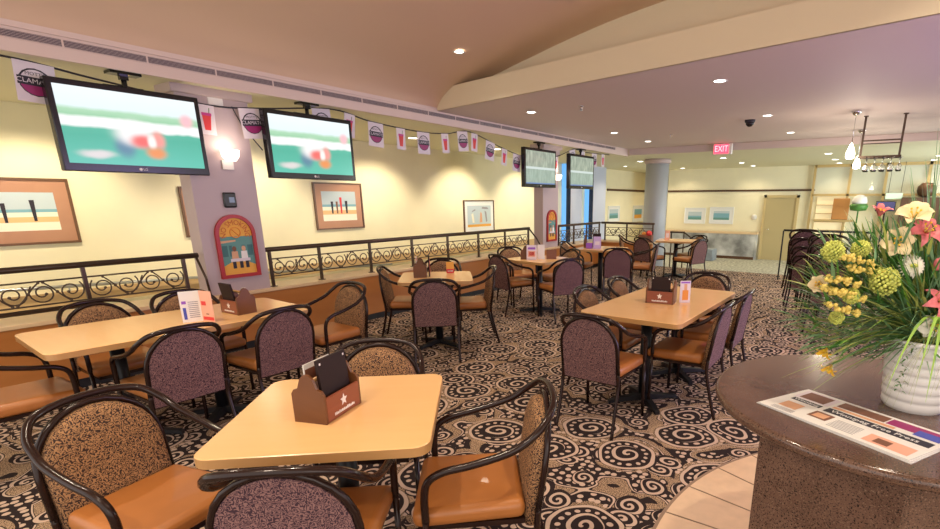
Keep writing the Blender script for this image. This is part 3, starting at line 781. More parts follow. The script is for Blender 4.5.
# ------------------------------------------------------------------ televisions
def tv(y0, y1, label, kind):
    W_, H_ = y1-y0, .68
    t = thing('television', label, 'television', (-5.47, (y0+y1)/2, 2.12), PI/2, 'ceiling mounted televisions')   # local -y looks into the room
    mb = MB(); mb.box((-W_/2, -.05, -H_/2), (W_/2, .03, H_/2), bevel=.008); mb.build('bezel', M['plastic'], t)
    mb = MB(); mb.poly([(-W_/2+.04, -.052, -H_/2+.062), (W_/2-.04, -.052, -H_/2+.062), (W_/2-.04, -.052, H_/2-.045), (-W_/2+.04, -.052, H_/2-.045)]); mb.build('screen', M['tv%d' % kind], t, fixn=False)
    text_mesh('logo_lettering', 'LG', .028, M['white'], t, Matrix.Translation((.012, -.0515, -H_/2+.032)) @ STAND)
    mb = MB(); mb.lathe([(.012, 0), (.012, .0015)], seg=16, mx=Matrix.Translation((-.022, -.0515, -H_/2+.032)) @ Matrix.Rotation(PI/2, 4, 'X')); mb.build('logo_disc', M['white'], t)
    mb = MB(); mb.box((-.11, -.07, .436), (.11, .05, .458)); mb.box((-.03, -.02, .40), (.03, .02, .44)); mb.tube([(0, 0, .45), (0, 0, .33), (0, .015, .28), (0, .015, 0)], .020, seg=10); mb.box((-.14, .018, .30), (.14, .038, .355)); mb.build('mount', M['plastic'], t)
    return t
tv(1.505, 2.57, 'television showing football, leftmost and nearest of the four', 0)
tv(3.175, 4.23, 'television showing football, just right of the thermostat column', 0)
tv(7.83, 8.90, 'television showing a pale grandstand, in front of the farther square column', 1)
tv(9.43, 10.50, 'television showing a pale grandstand, farthest of the four', 1)

# ------------------------------------------------------------------ on the columns
def sconce(y, z, label, e):
    t = thing('wall_sconce', label, 'wall lamp', (-5.58, y, z), 0, 'sconces on the square columns')
    mb = MB(); mb.box((0, -.055, -.12), (.02, .055, -.03), bevel=.004); mb.build('back_plate', M['trimwhite'], t)
    mb = MB(); mb.lathe([(.045, -.04), (.075, .0), (.085, .06), (.080, .062), (.05, .02), (.03, -.02)], seg=20, c=(.09, 0, 0)); mb.build('lamp_shade', M['sconceglow'], t)
    lamp('sconce_bulb', 'POINT', (-5.42, y, z+.10), e, WARMW, size=.06)
sconce(2.82, 1.97, 'glowing glass sconce on the nearer square column', 1.4)
sconce(9.08, 1.97, 'glowing glass sconce on the farther square column', 1.5)
t = thing('thermostat', 'black thermostat with small lit display on the nearer square column', 'thermostat', (-5.58, 2.785, 1.557))
mb = MB(); mb.box((0, -.062, -.075), (.025, .062, .075), bevel=.014, seg=3); mb.build('housing', M['plastic'], t)
mb = MB(); mb.box((.0245, -.012, -.025), (.0265, .040, .028)); d_ = mb.build('display', mat('display glow', (.1, .12, .16), .3, emit=.12, ecol=(.45, .55, .75)), t)
mb = MB(); mb.box((-5.58, 2.72, 2.44), (-5.55, 2.86, 2.53), M['trimwhite'], bevel=.006)
tag(mb.build('sensor_box', None), 'white alarm box high on the nearer square column', 'alarm box')
def plaque(y, z, label, W_=.40, H_=.64):
    t = thing('plaque', label, 'sign', (-5.578, y, z), PI/2, 'arched signs on the columns')   # local x along the wall, -y into the room
    hw = W_/2; zs = H_-hw
    o = arch_outline(hw, 0, H_, zs, 20); i = arch_outline(hw-.035, .035, H_-.035, zs, 20)
    mb = MB()
    A = [mb.bm.verts.new((x, -.03, q)) for x, q in o]; B = [mb.bm.verts.new((x, -.03, q)) for x, q in i]
    C = [mb.bm.verts.new((x, 0, q)) for x, q in o]; D = [mb.bm.verts.new((x, -.012, q)) for x, q in i]
    n = len(A)
    for k in range(n):
        j = (k+1) % n
        mb.face([A[k], A[j], B[j], B[k]]); mb.face([C[k], C[j], A[j], A[k]]); mb.face([B[k], B[j], D[j], D[k]])
    mb.build('frame', M['redframe'], t)
    mb = MB(); mb.poly([(x, -.013, q) for x, q in i], M['yellow'])
    w2 = hw-.035; y1 = -.0135
    def q4(x0, z0, x1, z1, m, y_): mb.poly([(x0, y_, z0), (x1, y_, z0), (x1, y_, z1), (x0, y_, z1)], m)
    q4(-w2, .12, w2, zs-.02, M['teal'], y1)
    mb.poly([(-w2, y1-.0003, .12), (0, y1-.0003, .20), (w2, y1-.0003, .12)], M['yellow'])
    for a, b in ((-.155, -.10), (-.085, -.055), (.045, .075), (.10, .155)): q4(a, .22, b, .33, M['tealdark'], y1-.0004)
    mb.poly([(-w2, y1-.0004, .355), (-.01, y1-.0004, .37), (-.01, y1-.0004, .385), (-w2, y1-.0004, .38)], M['skin'])
    for a, c1 in ((-.035, 'skin'), (.06, 'white')):       # two seated figures behind a table
        mb.poly([(a-.035, y1-.0006, .16), (a+.035, y1-.0006, .16), (a+.03, y1-.0006, .27), (a-.03, y1-.0006, .27)], M[c1])
        mb.poly([(a+.022*math.cos(k*PI/5), y1-.0007, .295+.028*math.sin(k*PI/5)) for k in range(10)], M['skin'] if c1 == 'white' else M['brownink'])
    q4(-.085, .165, .115, .195, M['flag'], y1-.0009)
    for a in (-.07, .0, .06): q4(a, .095, a+.035, .165, M['darkink'], y1-.0008)
    mb.build('picture', None, t, fixn=False)
    R_ = w2-.048
    def warp(c):
        a = PI/2-c.x/R_*.92; r = R_+c.y; return Vector((r*math.cos(a), r*math.sin(a), c.z))
    text_mesh('lettering', 'NO SMOKING', .074, mat('rust lettering', (.55, .10, .015), .6), t, Matrix.Translation((0, -.015, zs)) @ STAND, warp=warp)
    mb = MB()
    for rr in (.052,):
        mb.tube([(rr*math.cos(k*PI/12), -.0155, zs+.02+rr*math.sin(k*PI/12)) for k in range(24)], .006, seg=4, closed=True)
    mb.tube([(-.035, -.0155, zs+.055), (.035, -.0155, zs-.015)], .006, seg=4); mb.build('prohibition_ring', M['orange'], t)
    return t
plaque(2.785, .775, 'arched red framed NO SMOKING sign on the nearer square column')
plaque(8.985, .745, 'arched red framed NO SMOKING sign on the farther square column', .36, .62)

# ------------------------------------------------------------------ bunting
t = thing('bunting', 'string of drink logo flags hanging along the fascia', 'bunting', (-5.545, 0, 0), PI/2)   # local x = world y, -y = into room
string = catmull([(y, 0, z) for y, z in ((.4, 2.56), (.8, 2.53), (1.34, 2.57), (1.86, 2.51), (2.7, 2.43), (3.27, 2.475), (4.08, 2.575), (4.63, 2.505), (5.45, 2.47), (6.0, 2.50), (6.51, 2.575), (7.27, 2.42), (7.94, 2.31), (8.5, 2.31), (9.15, 2.39), (9.83, 2.575), (10.3, 2.55), (10.74, 2.55), (11.5, 2.575))], 6)
mb = MB(); mb.tube(string, .008, seg=5); mb.build('string', M['darkink'], t)
def sz(y):
    for a, b in zip(string, string[1:]):
        if a.x <= y <= b.x: return a.z+(b.z-a.z)*(y-a.x)/(b.x-a.x), (b.z-a.z)/(b.x-a.x)
    return 2.4, 0
def flag(y, kind):
    z, sl = sz(y); W_, H_ = (.235, .285) if kind == 0 else (.15, .265)
    a = math.atan(sl)*.7
    base = Matrix.Translation((y, -.012, z-.004)) @ Matrix.Rotation(-a, 4, 'Y')
    mb = MB(); mb.box((-W_/2, -.001, -H_), (W_/2, .001, 0), mx=base); f = mb.build('flag', M['flag'], t)
    F = base
    if kind == 0:
        mb = MB(); c = (0, -.14)
        dk = lambda r, a0, a1, m, dy: mb.prism([F @ Vector((c[0]+r*math.cos(a0+(a1-a0)*k/16), -.0016-dy, c[1]+r*math.sin(a0+(a1-a0)*k/16))) for k in range(17)], F.to_3x3() @ Vector((0, .0004, 0)), m)
        dk(.100, 0, 2*PI, M['darkink'], 0)
        dk(.088, .25, PI-.25, M['flag'], .0006); dk(.092, PI, 2*PI, M['wine'], .0006)
        mb.prism([F @ Vector((sx, -.0030, szz)) for sx, szz in ((-.105, -.165), (.105, -.165), (.105, -.105), (-.105, -.105))], F.to_3x3() @ Vector((0, .0004, 0)), M['darkink'])
        e = mb.build('emblem', None, f)
        text_mesh('lettering', "MOTT'S", .034, M['darkink'], e, F @ Matrix.Translation((0, -.0036, -.082)) @ STAND, .0003)
        text_mesh('lettering', 'CLAMATO', .047, M['flag'], e, F @ Matrix.Translation((0, -.0042, -.135)) @ STAND, .0003)
    else:
        mb = MB()
        mb.prism([F @ Vector((x, -.0022, zz)) for x, zz in ((-.026, -.225), (.026, -.225), (.042, -.075), (-.042, -.075))], F.to_3x3() @ Vector((0, .0006, 0)), M['red'])
        mb.prism([F @ Vector((x, -.0026, zz)) for x, zz in ((-.044, -.095), (.044, -.095), (.044, -.070), (-.044, -.070))], F.to_3x3() @ Vector((0, .0006, 0)), M['magenta'])
        mb.prism([F @ Vector((x, -.0022, zz)) for x, zz in ((.020, -.075), (.027, -.075), (.032, -.025), (.025, -.025))], F.to_3x3() @ Vector((0, .0006, 0)), M['g1'])
        mb.build('emblem', None, f)
for y, k in ((.55, 1), (1.50, 0), (2.68, 1), (3.10, 0), (3.92, 0), (4.31, 1), (4.69, 0), (5.10, 1), (5.51, 0), (5.94, 1), (6.33, 0), (6.62, 1), (7.02, 0), (7.40, 1), (7.76, 0), (8.70, 0), (9.06, 1), (9.72, 0), (10.2, 1), (10.72, 0), (11.15, 1)): flag(y, k)

mb = MB(); mb.tube(catmull([(-5.56, 2.94, 2.45), (-5.56, 3.03, 2.27), (-5.55, 3.19, 2.06)], 5), .006, seg=5)
tag(mb.build('cable', M['darkink']), 'thin dark cable hanging between the nearer column and the second television', 'cable')
# ------------------------------------------------------------------ pictures on the walls
def picture(label, loc, rot, W_, H_, mould, matm, border, art, group='framed pictures on the walls', mw=.025):
    """local x right, z up, faces -y; art: list of (kind, ...) in 0..1 units of the print"""
    t = thing('framed_picture', label, 'picture', loc, rot, group)
    mb = MB(); hw, hh = W_/2, H_/2
    for a, b in (((-hw, -.035, -hh), (hw, 0, -hh+mw)), ((-hw, -.035, hh-mw), (hw, 0, hh)), ((-hw, -.035, -hh+mw), (-hw+mw, 0, hh-mw)), ((hw-mw, -.035, -hh+mw), (hw, 0, hh-mw))): mb.box(a, b)
    mb.build('frame', mould, t)
    mb = MB(); mb.box((-hw+mw, -.018, -hh+mw), (hw-mw, -.004, hh-mw)); mb.build('mat_board', matm, t)
    pw, ph = hw-mw-border, hh-mw-border
    mb = MB()
    for k, (x0, z0, x1, z1, m) in enumerate(art):
        y_ = -.0190-.0004*k
        X = lambda u: -pw+2*pw*u
        Z = lambda v: -ph+2*ph*v
        if isinstance(x0, list): mb.poly([(X(u), y_, Z(v)) for u, v in x0], m)
        else: mb.poly([(X(x0), y_, Z(z0)), (X(x1), y_, Z(z0)), (X(x1), y_, Z(z1)), (X(x0), y_, Z(z1))], m)
    mb.build('print', None, t, fixn=False)
    return t
def beach(posts):
    a = [(0, 0, 1, .22, M['ivory']), (0, .22, 1, .36, M['sand']), (0, .36, 1, .48, M['ivory']), (0, .48, 1, .56, M['sea']), (0, .56, 1, 1, M['sky'])]
    for u, v0, v1, w_, m in posts: a.append(([(u-w_*.6, v0), (u+w_*.6, v0), (u+w_, v1), (u-w_, v1)], 0, 0, 0, m))
    return a
WL = PI/2
picture('wide beach print with dark posts in a tan frame, at the left picture edge', (-8.1, 1.58, 1.43), WL, 1.32, .73, M['frame_brown'], M['frame_tan'], .13, beach([(.20, .2, .72, .018, M['darkink']), (.46, .22, .74, .018, M['darkink']), (.56, .22, .72, .020, M['darkink']), (.80, .25, .80, .022, M['darkink'])]))
picture('tan framed print half hidden behind the nearer square column', (-8.1, 3.70, 1.395), WL, .62, .68, M['frame_brown'], M['frame_tan'], .10, beach([(.5, .2, .7, .03, M['darkink'])]))
picture('tan framed beach print with dark posts, under the second television', (-8.1, 5.90, 1.45), WL, .98, .79, M['frame_brown'], M['frame_tan'], .12, beach([(.28, .25, .66, .035, M['darkink']), (.42, .25, .66, .03, M['brownink']), (.54, .25, .80, .035, M['red']), (.70, .25, .68, .04, M['darkink'])]))
picture('narrow framed abstract print with white border above the long railing', (-8.1, 9.75, 1.18), WL, 1.12, .74, M['frame_brown'], M['frame_white'], .10, [(0, 0, 1, 1, M['sky']), (0, 0, 1, .12, M['yellow']), ([(.2, .2), (.28, .2), (.24, .65), (.16, .6)], 0, 0, 0, M['ivory']), ([(.5, .2), (.62, .2), (.6, .65), (.54, .7)], 0, 0, 0, M['skin']), ([(.78, .2), (.84, .25), (.8, .7), (.72, .75)], 0, 0, 0, M['greyink']), ([(.6, .85), (.9, .82), (.85, .92), (.62, .94)], 0, 0, 0, M['greyink']), ([(.18, .7), (.34, .78), (.32, .84), (.2, .76)], 0, 0, 0, M['greyink'])])
picture('small grey print between the far column and the blue pilaster', (-8.1, 12.95, 1.15), WL, .42, .46, M['frame_brown'], M['frame_white'], .05, [(0, 0, 1, 1, M['greyink']), (.2, .2, .6, .7, M['frame_white'])])
sea = [(0, 0, 1, .35, M['teal']), (0, .35, 1, .55, M['sea']), (0, .55, 1, 1, M['sky'])]
picture('small blue seascape left of the round column, nearer one', (-8.1, 17.3, 1.07), WL, .95, .55, M['frame_white'], M['frame_white'], .09, sea)
picture('small blue and yellow seascape left of the round column, farther one', (-8.1, 19.55, 1.03), WL, 1.0, .62, M['frame_white'], M['frame_white'], .11, [(0, 0, 1, .4, M['yellow']), (0, .4, 1, 1, M['sea'])])
picture('pale seascape in a white frame on the far wall, left of a pair', (-5.47, 18.4, 1.02), 0, .74, .54, M['frame_white'], M['frame_white'], .11, [(0, 0, 1, .3, M['teal']), (0, .3, 1, .5, M['sea']), (0, .5, 1, 1, M['sky'])])
picture('bright blue seascape in a white frame on the far wall, right of a pair', (-4.56, 18.4, 1.04), 0, .80, .56, M['frame_white'], M['frame_white'], .11, [(0, 0, 1, .25, M['teal']), (0, .25, 1, .75, M['sea']), (0, .75, 1, 1, M['sky'])])
mb = MB(); mb.lathe([(.09, 0), (.085, .03), (0, .035)], seg=20, mx=Matrix.Rotation(PI/2, 4, 'X')); tag(mb.build('wall_speaker', M['trimwhite'], None, (-3.50, 18.4, 1.0)), 'small round white fitting on the far wall left of the door', 'wall fitting')

# ------------------------------------------------------------------ ceiling fittings
def downlight(x, y, z, label, e, group, col=WARMW, spot=2.0, r=.056, blend=.8, tilt=0):
    t = thing('downlight', label, 'ceiling light', (x, y, z), 0, group)
    mb = MB(); mb.lathe([(r, 0), (r+.022, -.004), (r+.024, 0.0)], seg=24, caps=False); mb.build('trim_ring', M['trimwhite'], t)
    mb = MB(); mb.lathe([(r, -.001), (r, .0)], seg=24); mb.build('lens', M['downglow'], t)
    if e: lamp('downlight_bulb', 'SPOT', (x, y, z-.02), e, col, rot=(0, tilt, 0), size=.05, spot=spot, blend=blend)
for k, y in enumerate((-.4, 1.95, 4.31, 6.67, 9.03, 11.35)):
    downlight(-6.95, y, 2.58, 'recessed downlight over the ramp behind the railing', 95, 'downlights over the ramp', WARM, 1.75, .07, .55, .50)
for y in (13.5, 15.7, 17.6, 19.6): downlight(-7.0, y, 2.58, 'recessed downlight near the blue pilasters', 40, 'downlights near the blue pilasters', WARM, 2.4, .06)
for x in (-1.55, -4.21):
    for y in ((5.70, 8.3, 10.55) if x > -2 else (6.25, 8.9, 10.53)):
        downlight(x, y, 2.71, 'recessed downlight in the mauve flat ceiling', 42, 'downlights in the flat ceiling', WARMW, 2.3)
for x in (-5.8, -3.56, -1.2, 1.0):
    for y in (14.0, 16.1, 17.7):
        downlight(x, y, 2.58, 'recessed downlight in the pale far soffit', 26 if y > 17 else 20, 'downlights in the far soffit', WARM, 2.4, .075)
for x, y, z in ((-1.9, .75, 3.357), (-3.9, .55, 3.14), (.2, 1.6, 3.37), (.3, 3.6, 3.37), (-1.4, -1.0, 3.377)):
    downlight(x, y, z, 'recessed downlight in the vault over the front tables', 66, 'vault downlights over the front tables', WARMW, 2.3, .045)  # unseen downlights added to brighten the front tables
downlight(-4.10, 4.69, 3.105, 'small single downlight in the tan vault', 40, 'downlight in the vault', WARMW, 2.2, .045)
t = thing('ceiling_speaker', 'round flush speaker in the tan vault near the top edge', 'ceiling speaker', (-3.2, 3.43, 3.228))
mb = MB(); mb.lathe([(.085, 0), (.11, -.008), (.113, .004)], seg=28, caps=False, mx=Matrix.Rotation(math.radians(-5), 4, 'Y')); mb.build('ring', M['vault'], t)
mb = MB(); mb.lathe([(.086, -.003), (.086, .004)], seg=28, mx=Matrix.Rotation(math.radians(-5), 4, 'Y')); mb.build('grille', M['fascia'], t)
for x, y, lb in ((-3.40, 6.19, 'small sprinkler head on the flat ceiling, nearer of two'), (-3.43, 9.68, 'small sprinkler head on the flat ceiling, farther of two')):
    mb = MB(); mb.lathe([(.035, 0), (.035, -.008), (.012, -.012), (.010, -.045), (.022, -.048), (.022, -.052)], seg=14); tag(mb.build('sprinkler', M['chrome'], None, (x, y, 2.71)), lb, 'sprinkler')
t = thing('security_camera', 'black dome camera under the flat ceiling', 'camera', (-1.84, 8.60, 2.71))
mb = MB(); mb.lathe([(.075, 0), (.075, -.03), (.06, -.04)], seg=20); mb.build('housing', M['darkink'], t)
mb = MB(); mb.lathe([(.06, -.035), (.056, -.065), (.03, -.09), (0, -.097)], seg=20); mb.build('dome', M['plastic'], t)
t = thing('exit_sign', 'lit red EXIT sign under the ceiling drop', 'exit sign', (-3.00, 11.72, 2.705))
mb = MB(); mb.box((-.19, -.05, -.22), (.19, .05, -.01), bevel=.006); mb.tube([(0, 0, -.02), (0, 0, .005)], .03, seg=10); mb.build('housing', M['trimwhite'], t)
mb = MB(); mb.box((-.175, -.056, -.205), (.13, -.050, -.02)); mb.build('face', M['exit'], t)
text_mesh('lettering', 'EXIT', .17, M['exitletter'], t, Matrix.Translation((-.02, -.058, -.112)) @ STAND @ Matrix.Diagonal((.80, 1, 1, 1)), .001)

# ------------------------------------------------------------------ bar side on the right
t = thing('glazed_partition', 'brass framed glass partition right of the tan door', 'partition', (-1.85, 18.3, -.36)); t['kind'] = 'structure'
mb = MB()
for x in (0, .95, 1.85, 2.85, 3.9): mb.box((x-.035, -.03, 0), (x+.035, .03, 2.94))
mb.box((0, -.03, 2.86), (4.6, .03, 2.94)); mb.box((0, -.03, 2.03), (4.6, .03, 2.09)); mb.box((0, -.03, .0), (4.6, .03, .12)); mb.build('frame', M['gold'], t)
for k, (a, b) in enumerate(((0, .95), (.95, 1.85), (1.85, 2.85), (2.85, 3.9))):
    mb = MB(); mb.box((a+.035, -.006, 2.09), (b-.035, .006, 2.86)); mb.build('pane', M['pane'], t)
t = thing('back_shelving', 'bright lit shelving behind the brass framed partition', 'shelving', (-1.4, 18.36, -.36))
mb = MB(); mb.box((-.3, 0, .4), (.55, .03, 2.0)); mb.build('back_board', M['curtain'], t)
mb = MB(); mb.box((-.3, -.30, 1.28), (.75, 0, 1.34)); mb.build('counter', M['gold'], t)
for k in range(6):
    mb = MB(); mb.box((-.3, -.05, .5+k*.25), (.55, 0, .52+k*.25)); mb.build('shelf', M['gold'], t)
mb = MB(); mb.box((-.22, -.03, 0), (.22, .03, .62), bevel=.02); tag(mb.build('wooden_board', wood_mat('orange wood', (.50, .22, .06), (.58, .28, .08)), None, (-1.02, 18.2, .98), 0), 'leaning orange wooden board before the bright shelving', 'board')
t = thing('standing_lamp', 'white topped dark green standing lamp between the shelving and the monitor', 'lamp', (-.55, 17.8, -.36))  # unidentified white topped green form, not a light source
mb = MB(); mb.lathe([(.02, 0), (.02, 1.6), (.20, 1.62), (.24, 1.74), (.20, 1.80)], seg=20); mb.build('stem', M['g1'], t)
mb = MB(); mb.lathe([(.17, 1.80), (.20, 1.86), (.17, 1.98), (.08, 2.05), (0, 2.06)], seg=20); mb.build('cap', M['white'], t)
mb = MB(); mb.box((.45, 17.85, -.36), (3.4, 18.22, 1.62)); tag(mb.build('bar_back_panel', M['brown']), 'dark brown bar back panel behind the flowers', 'wall panel')
t = thing('monitor', 'small dark monitor on the far bar', 'monitor', (.10, 18.0, 1.38))
mb = MB(); mb.box((-.24, -.02, -.14), (.24, .02, .14), bevel=.006); mb.build('housing', M['plastic'], t)
mb = MB(); mb.box((-.22, -.024, -.115), (.22, -.019, .12)); mb.build('screen', mat('monitor screen', (.02, .02, .06), .2, emit=.35, ecol=(.10, .09, .25)), t)
mb = MB(); mb.tube([(0, 0, -.14), (0, 0, -1.74)], .02, seg=8); mb.build('stand', M['plastic'], t)
t = thing('hanging_sign', 'pale green hanging sign over the far bar', 'sign', (.26, 18.0, 1.66))
mb = MB(); mb.box((-.20, -.02, -.08), (.20, .02, .08)); mb.build('board', mat('pale green sign', (.55, .66, .50), .5, emit=.3, ecol=(.6, .8, .6)), t)
mb = MB(); mb.tube([(-.15, 0, .08), (-.15, 0, .92)], .006, seg=5); mb.tube([(.15, 0, .08), (.15, 0, .92)], .006, seg=5); mb.build('cord', M['blackmetal'], t)
mb = MB(); mb.lathe([(.06, 0), (.17, .06), (.22, .18), (.20, .30), (.12, .38), (0, .40)], seg=22); tag(mb.build('brown_urn', M['brown'], None, (.98, 18.03, 1.62)), 'round dark brown urn on top of the bar back panel', 'urn')
# hanging glass rack
t = thing('glass_rack', 'metal rack hanging from the ceiling above the flowers', 'glass rack', (-.13, 9.1, 2.71))
for x in (-.235, .235):
    mb = MB(); mb.box((x-.014, -.014, -.56), (x+.014, .014, 0)); mb.box((x-.03, -.03, -.012), (x+.03, .03, 0)); mb.build('hanger', M['rail'], t)
mb = MB(); mb.box((-.235, -.008, -.345), (.235, .008, -.325)); mb.box((-.235, -.008, -.385), (.235, .008, -.370)); mb.build('cross_bar', M['rail'], t)
mb = MB(); mb.box((-.26, -.16, -.575), (.26, -.14, -.55)); mb.box((-.26, .14, -.575), (.26, .16, -.55))
for x in (-.25, -.15, -.05, .05, .15, .25): mb.box((x-.008, -.16, -.575), (x+.008, .16, -.56))
mb.build('glass_rails', M['rail'], t)
prof = [(.034, 0), (.034, -.003), (.005, -.008), (.004, -.075), (.020, -.095), (.036, -.125), (.038, -.155), (.032, -.185), (.030, -.185), (.036, -.155), (.034, -.127), (.018, -.10)]
gl0 = None
for k in range(10):
    x, y = (-.32+.10*(k % 5)+.045, 9.1-.09+.18*(k//5))
    if gl0 is None:
        mb = MB(); mb.lathe(prof, seg=14, caps=False); gl0 = mb.build('wine_glass', M['glass'], None, (x, y, 2.136)); g_ = gl0
    else:
        g_ = gl0.copy(); COL.objects.link(g_); g_.location = (x, y, 2.136)
    tag(g_, 'clear wine glass hanging upside down in the ceiling rack', 'wine glass', 'wine glasses in the hanging rack')
def pendant(x, y, z0, z1, label):
    t = thing('pendant_lamp', label, 'pendant lamp', (x, y, z0), 0, 'pendant lamps over the bar')
    mb = MB(); mb.lathe([(.06, 0), (.06, -.015), (.03, -.05), (.01, -.055)], seg=18); mb.build('canopy', M['chrome'], t)
    mb = MB(); mb.tube([(0, 0, -.05), (0, 0, z1-z0+.08)], .005, seg=6); mb.build('cord', M['chrome'], t)
    mb = MB(); mb.lathe([(.018, z1-z0+.09), (.03, z1-z0+.05), (.055, z1-z0-.03), (.05, z1-z0-.09), (0, z1-z0-.10)], seg=18); mb.build('lamp_shade', M['lampglow'], t)
    lamp('pendant_bulb', 'POINT', (x, y, z1-.16), 14, WARMW, size=.05)
pendant(-.465, 8.55, 2.71, 2.20, 'glowing pendant lamp left of the glass rack, nearer of two')
pendant(-.466, 10.8, 2.71, 2.18, 'glowing pendant lamp left of the glass rack, farther of two')

# ------------------------------------------------------------------ round granite counter
CX, CY, CZ, CR = .116, 1.992, .90, .557
t = thing('round_counter', 'round brown granite counter on a faceted granite base at the right', 'counter', (CX, CY, 0))
mb = MB(); mb.lathe([(CR-.03, .862), (CR-.006, .866), (CR, .876), (CR, .888), (CR-.005, .897), (CR-.014, .90)], seg=96); mb.build('countertop', M['granite'], t)
mb = MB(); mb.prism([(x, y, .006) for x, y in ((-.33, -.408), (.044, -.523), (.40, -.32), (.48, .10), (.22, .46), (-.25, .30))], (0, 0, .857)); mb.build('pedestal', M['granite'], t)
# newspaper
pa, pb, pc, pd = (Vector(p) for p in ((-.227, 1.71, .9), (-.107, 1.937, .9), (.239, 1.748, .9), (.175, 1.515, .9)))
ex = ((pd-pa)+(pc-pb)).normalized(); ey = Vector((0, 0, 1)).cross(ex); NW, NH = .452, .255
org = (pa+pb+pc+pd)/4
t = thing('newspaper', 'folded newspaper with photo boxes lying on the granite counter', 'newspaper', org, math.atan2(ex.y, ex.x))
for k, dz in enumerate((.0005, .0035, .0065)):
    mb = MB(); dx = (-.012, -.006, 0)[k]; sl = .035
    mb.prism([(-NW/2+dx-sl*.3, -NH/2-dx*.4, dz), (NW/2-.004*k, -NH/2+dx*.2, dz), (NW/2+.006, NH/2+dx, dz), (-NW/2+dx, NH/2, dz)], (0, 0, .0024)); mb.build('page', M['paper'], t)
mb = MB()
def nb(x0, y0, x1, y1, m, z=.0091): mb.box((x0, y0, z), (x1, y1, z+.0003), M[m])
nb(-.215, .028, -.098, .112, 'flag', .0090); nb(-.20, .035, -.115, .105, 'brownink'); nb(-.205, -.005, -.105, .020, 'darkink'); nb(-.195, -.085, -.135, -.03, 'skin')
nb(-.085, .06, .06, .112, 'brownink'); nb(.065, .06, .20, .112, 'wine'); nb(.145, .045, .213, .09, 'blueink', .0094); nb(-.085, .035, .10, .052, 'skin')
nb(-.088, -.012, .212, .028, 'darkink'); nb(-.095, -.085, -.035, -.028, 'brownink'); nb(-.085, -.075, -.045, -.04, 'skin', .0094)
nb(.085, -.11, .205, -.05, 'pink'); nb(.11, -.10, .15, -.065, 'brownink', .0094)
for k in range(7): nb(-.02, -.045-k*.010, .06, -.042-k*.010, 'greyink')
for k in range(4): nb(-.20, -.10-k*.006, -.125, -.098-k*.006, 'greyink')
mb.build('print', None, t)
text_mesh('masthead_lettering', 'Winnipeg Free Press', .030, M['paper'], t, Matrix.Translation((.055, .008, .0096)), .0002)
text_mesh('masthead_lettering', 'Winnipeg', .022, M['paper'], t, Matrix.Translation((-.155, .0075, .0096)), .0002)

# flower arrangement
PX, PY = .180, 1.985
t = thing('flower_arrangement', 'white ribbed pot of lilies, daisies and grasses on the granite counter', 'flowers', (PX, PY, CZ))
prof = [(.080, 0), (.084, .006)]
for k in range(7):
    z = .008+k*.030; r = .086+.0026*k
    prof += [(r, z), (r+.0025, z+.010), (r+.0025, z+.022), (r-.0005, z+.029)]
prof += [(.107, .222), (.110, .228), (.108, .236), (.101, .237), (.099, .20)]
mb = MB(); mb.lathe(prof, seg=48, caps=False); mb.lathe([(.001, .001), (.08, .001)], seg=48, caps=False); mb.build('flower_pot', M['pot'], t)
mb = MB(); mb.lathe([(.100, .205), (.06, .235), (0, .245)], seg=24); mb.build('moss', M['soil'], t)
rt = Vector((math.cos(.5717), math.sin(.5717), 0)); tw = Vector((math.sin(.5717), -math.cos(.5717), 0)); up = Vector((0, 0, 1))
def fp(x, y, z): return Vector((x-PX, y-PY, z-CZ))
C0 = Vector((0, 0, .24))
def blade(mb, a, b, sag, w_, m, n=8, side=None):
    a, b = Vector(a), Vector(b); mid = (a+b)/2+up*sag
    P = [a*(1-u)**2+mid*2*u*(1-u)+b*u*u for u in [k/n for k in range(n+1)]]
    d = (b-a); s_ = side or d.cross(up+Vector((random.uniform(-.4, .4), random.uniform(-.4, .4), 0)))
    s_ = s_.normalized() if s_.length > 1e-6 else Vector((1, 0, 0))
    L = []; R = []
    for k, p in enumerate(P):
        u = k/n; ww = w_*(math.sin(PI*min(1, .12+.88*u))**.6)*(1-u*.6)
        if k == n: ww = .0004
        L.append(p-s_*ww); R.append(p+s_*ww)
    mb.grid([L, R], m)
random.seed(11)
def rnd(a, b): return random.uniform(a, b)
def sp(sx, sz_, dep=0): return rt*sx+tw*dep+up*sz_           # position relative to the pot: right, up, toward the viewer
# fine arching grass, leaning left and all round
for nm, m, cnt, rng in (('grass_fan', 'g2', 260, 0), ('olive_grass', 'g4', 240, 1), ('dark_leaves', 'g1', 170, 2)):
    mb = MB()
    for k in range(cnt):
        st = C0+rt*rnd(-.05, .05)+tw*rnd(-.05, .05)
        if rng == 0:
            e = sp(rnd(-.40, .06), rnd(.12, .56), rnd(-.16, .14)); s_ = rnd(.02, .12); w_ = rnd(.0022, .0042)
        elif rng == 1:
            e = sp(rnd(-.36, .10), rnd(.20, .50), rnd(-.12, .12)); s_ = rnd(.02, .12); w_ = rnd(.0020, .0038)
        else:
            e = sp(rnd(-.27, .20), rnd(.22, .54), rnd(-.12, .10)); s_ = rnd(.0, .07); w_ = rnd(.005, .012)
        blade(mb, st, e, s_, w_, M[m])
    mb.build(nm, None, t)
mb = MB()
for k in range(1500):                                  # short leaves filling the bunch
    p = sp(rnd(-.36, .22), rnd(.20, .54), rnd(-.14, .06))
    if ((p.dot(rt)+.05)/.33)**2+((p.z-.33)/.23)**2 > 1: continue
    d = (p-C0).normalized()+Vector((rnd(-.6, .6), rnd(-.6, .6), rnd(-.3, .5)))
    blade(mb, p, p+d.normalized()*rnd(.05, .12), rnd(0, .02), rnd(.003, .008), M[random.choice(('g1', 'g4', 'g2', 'g1'))], 4)
mb.build('filler_leaves', None, t)
mb = MB()
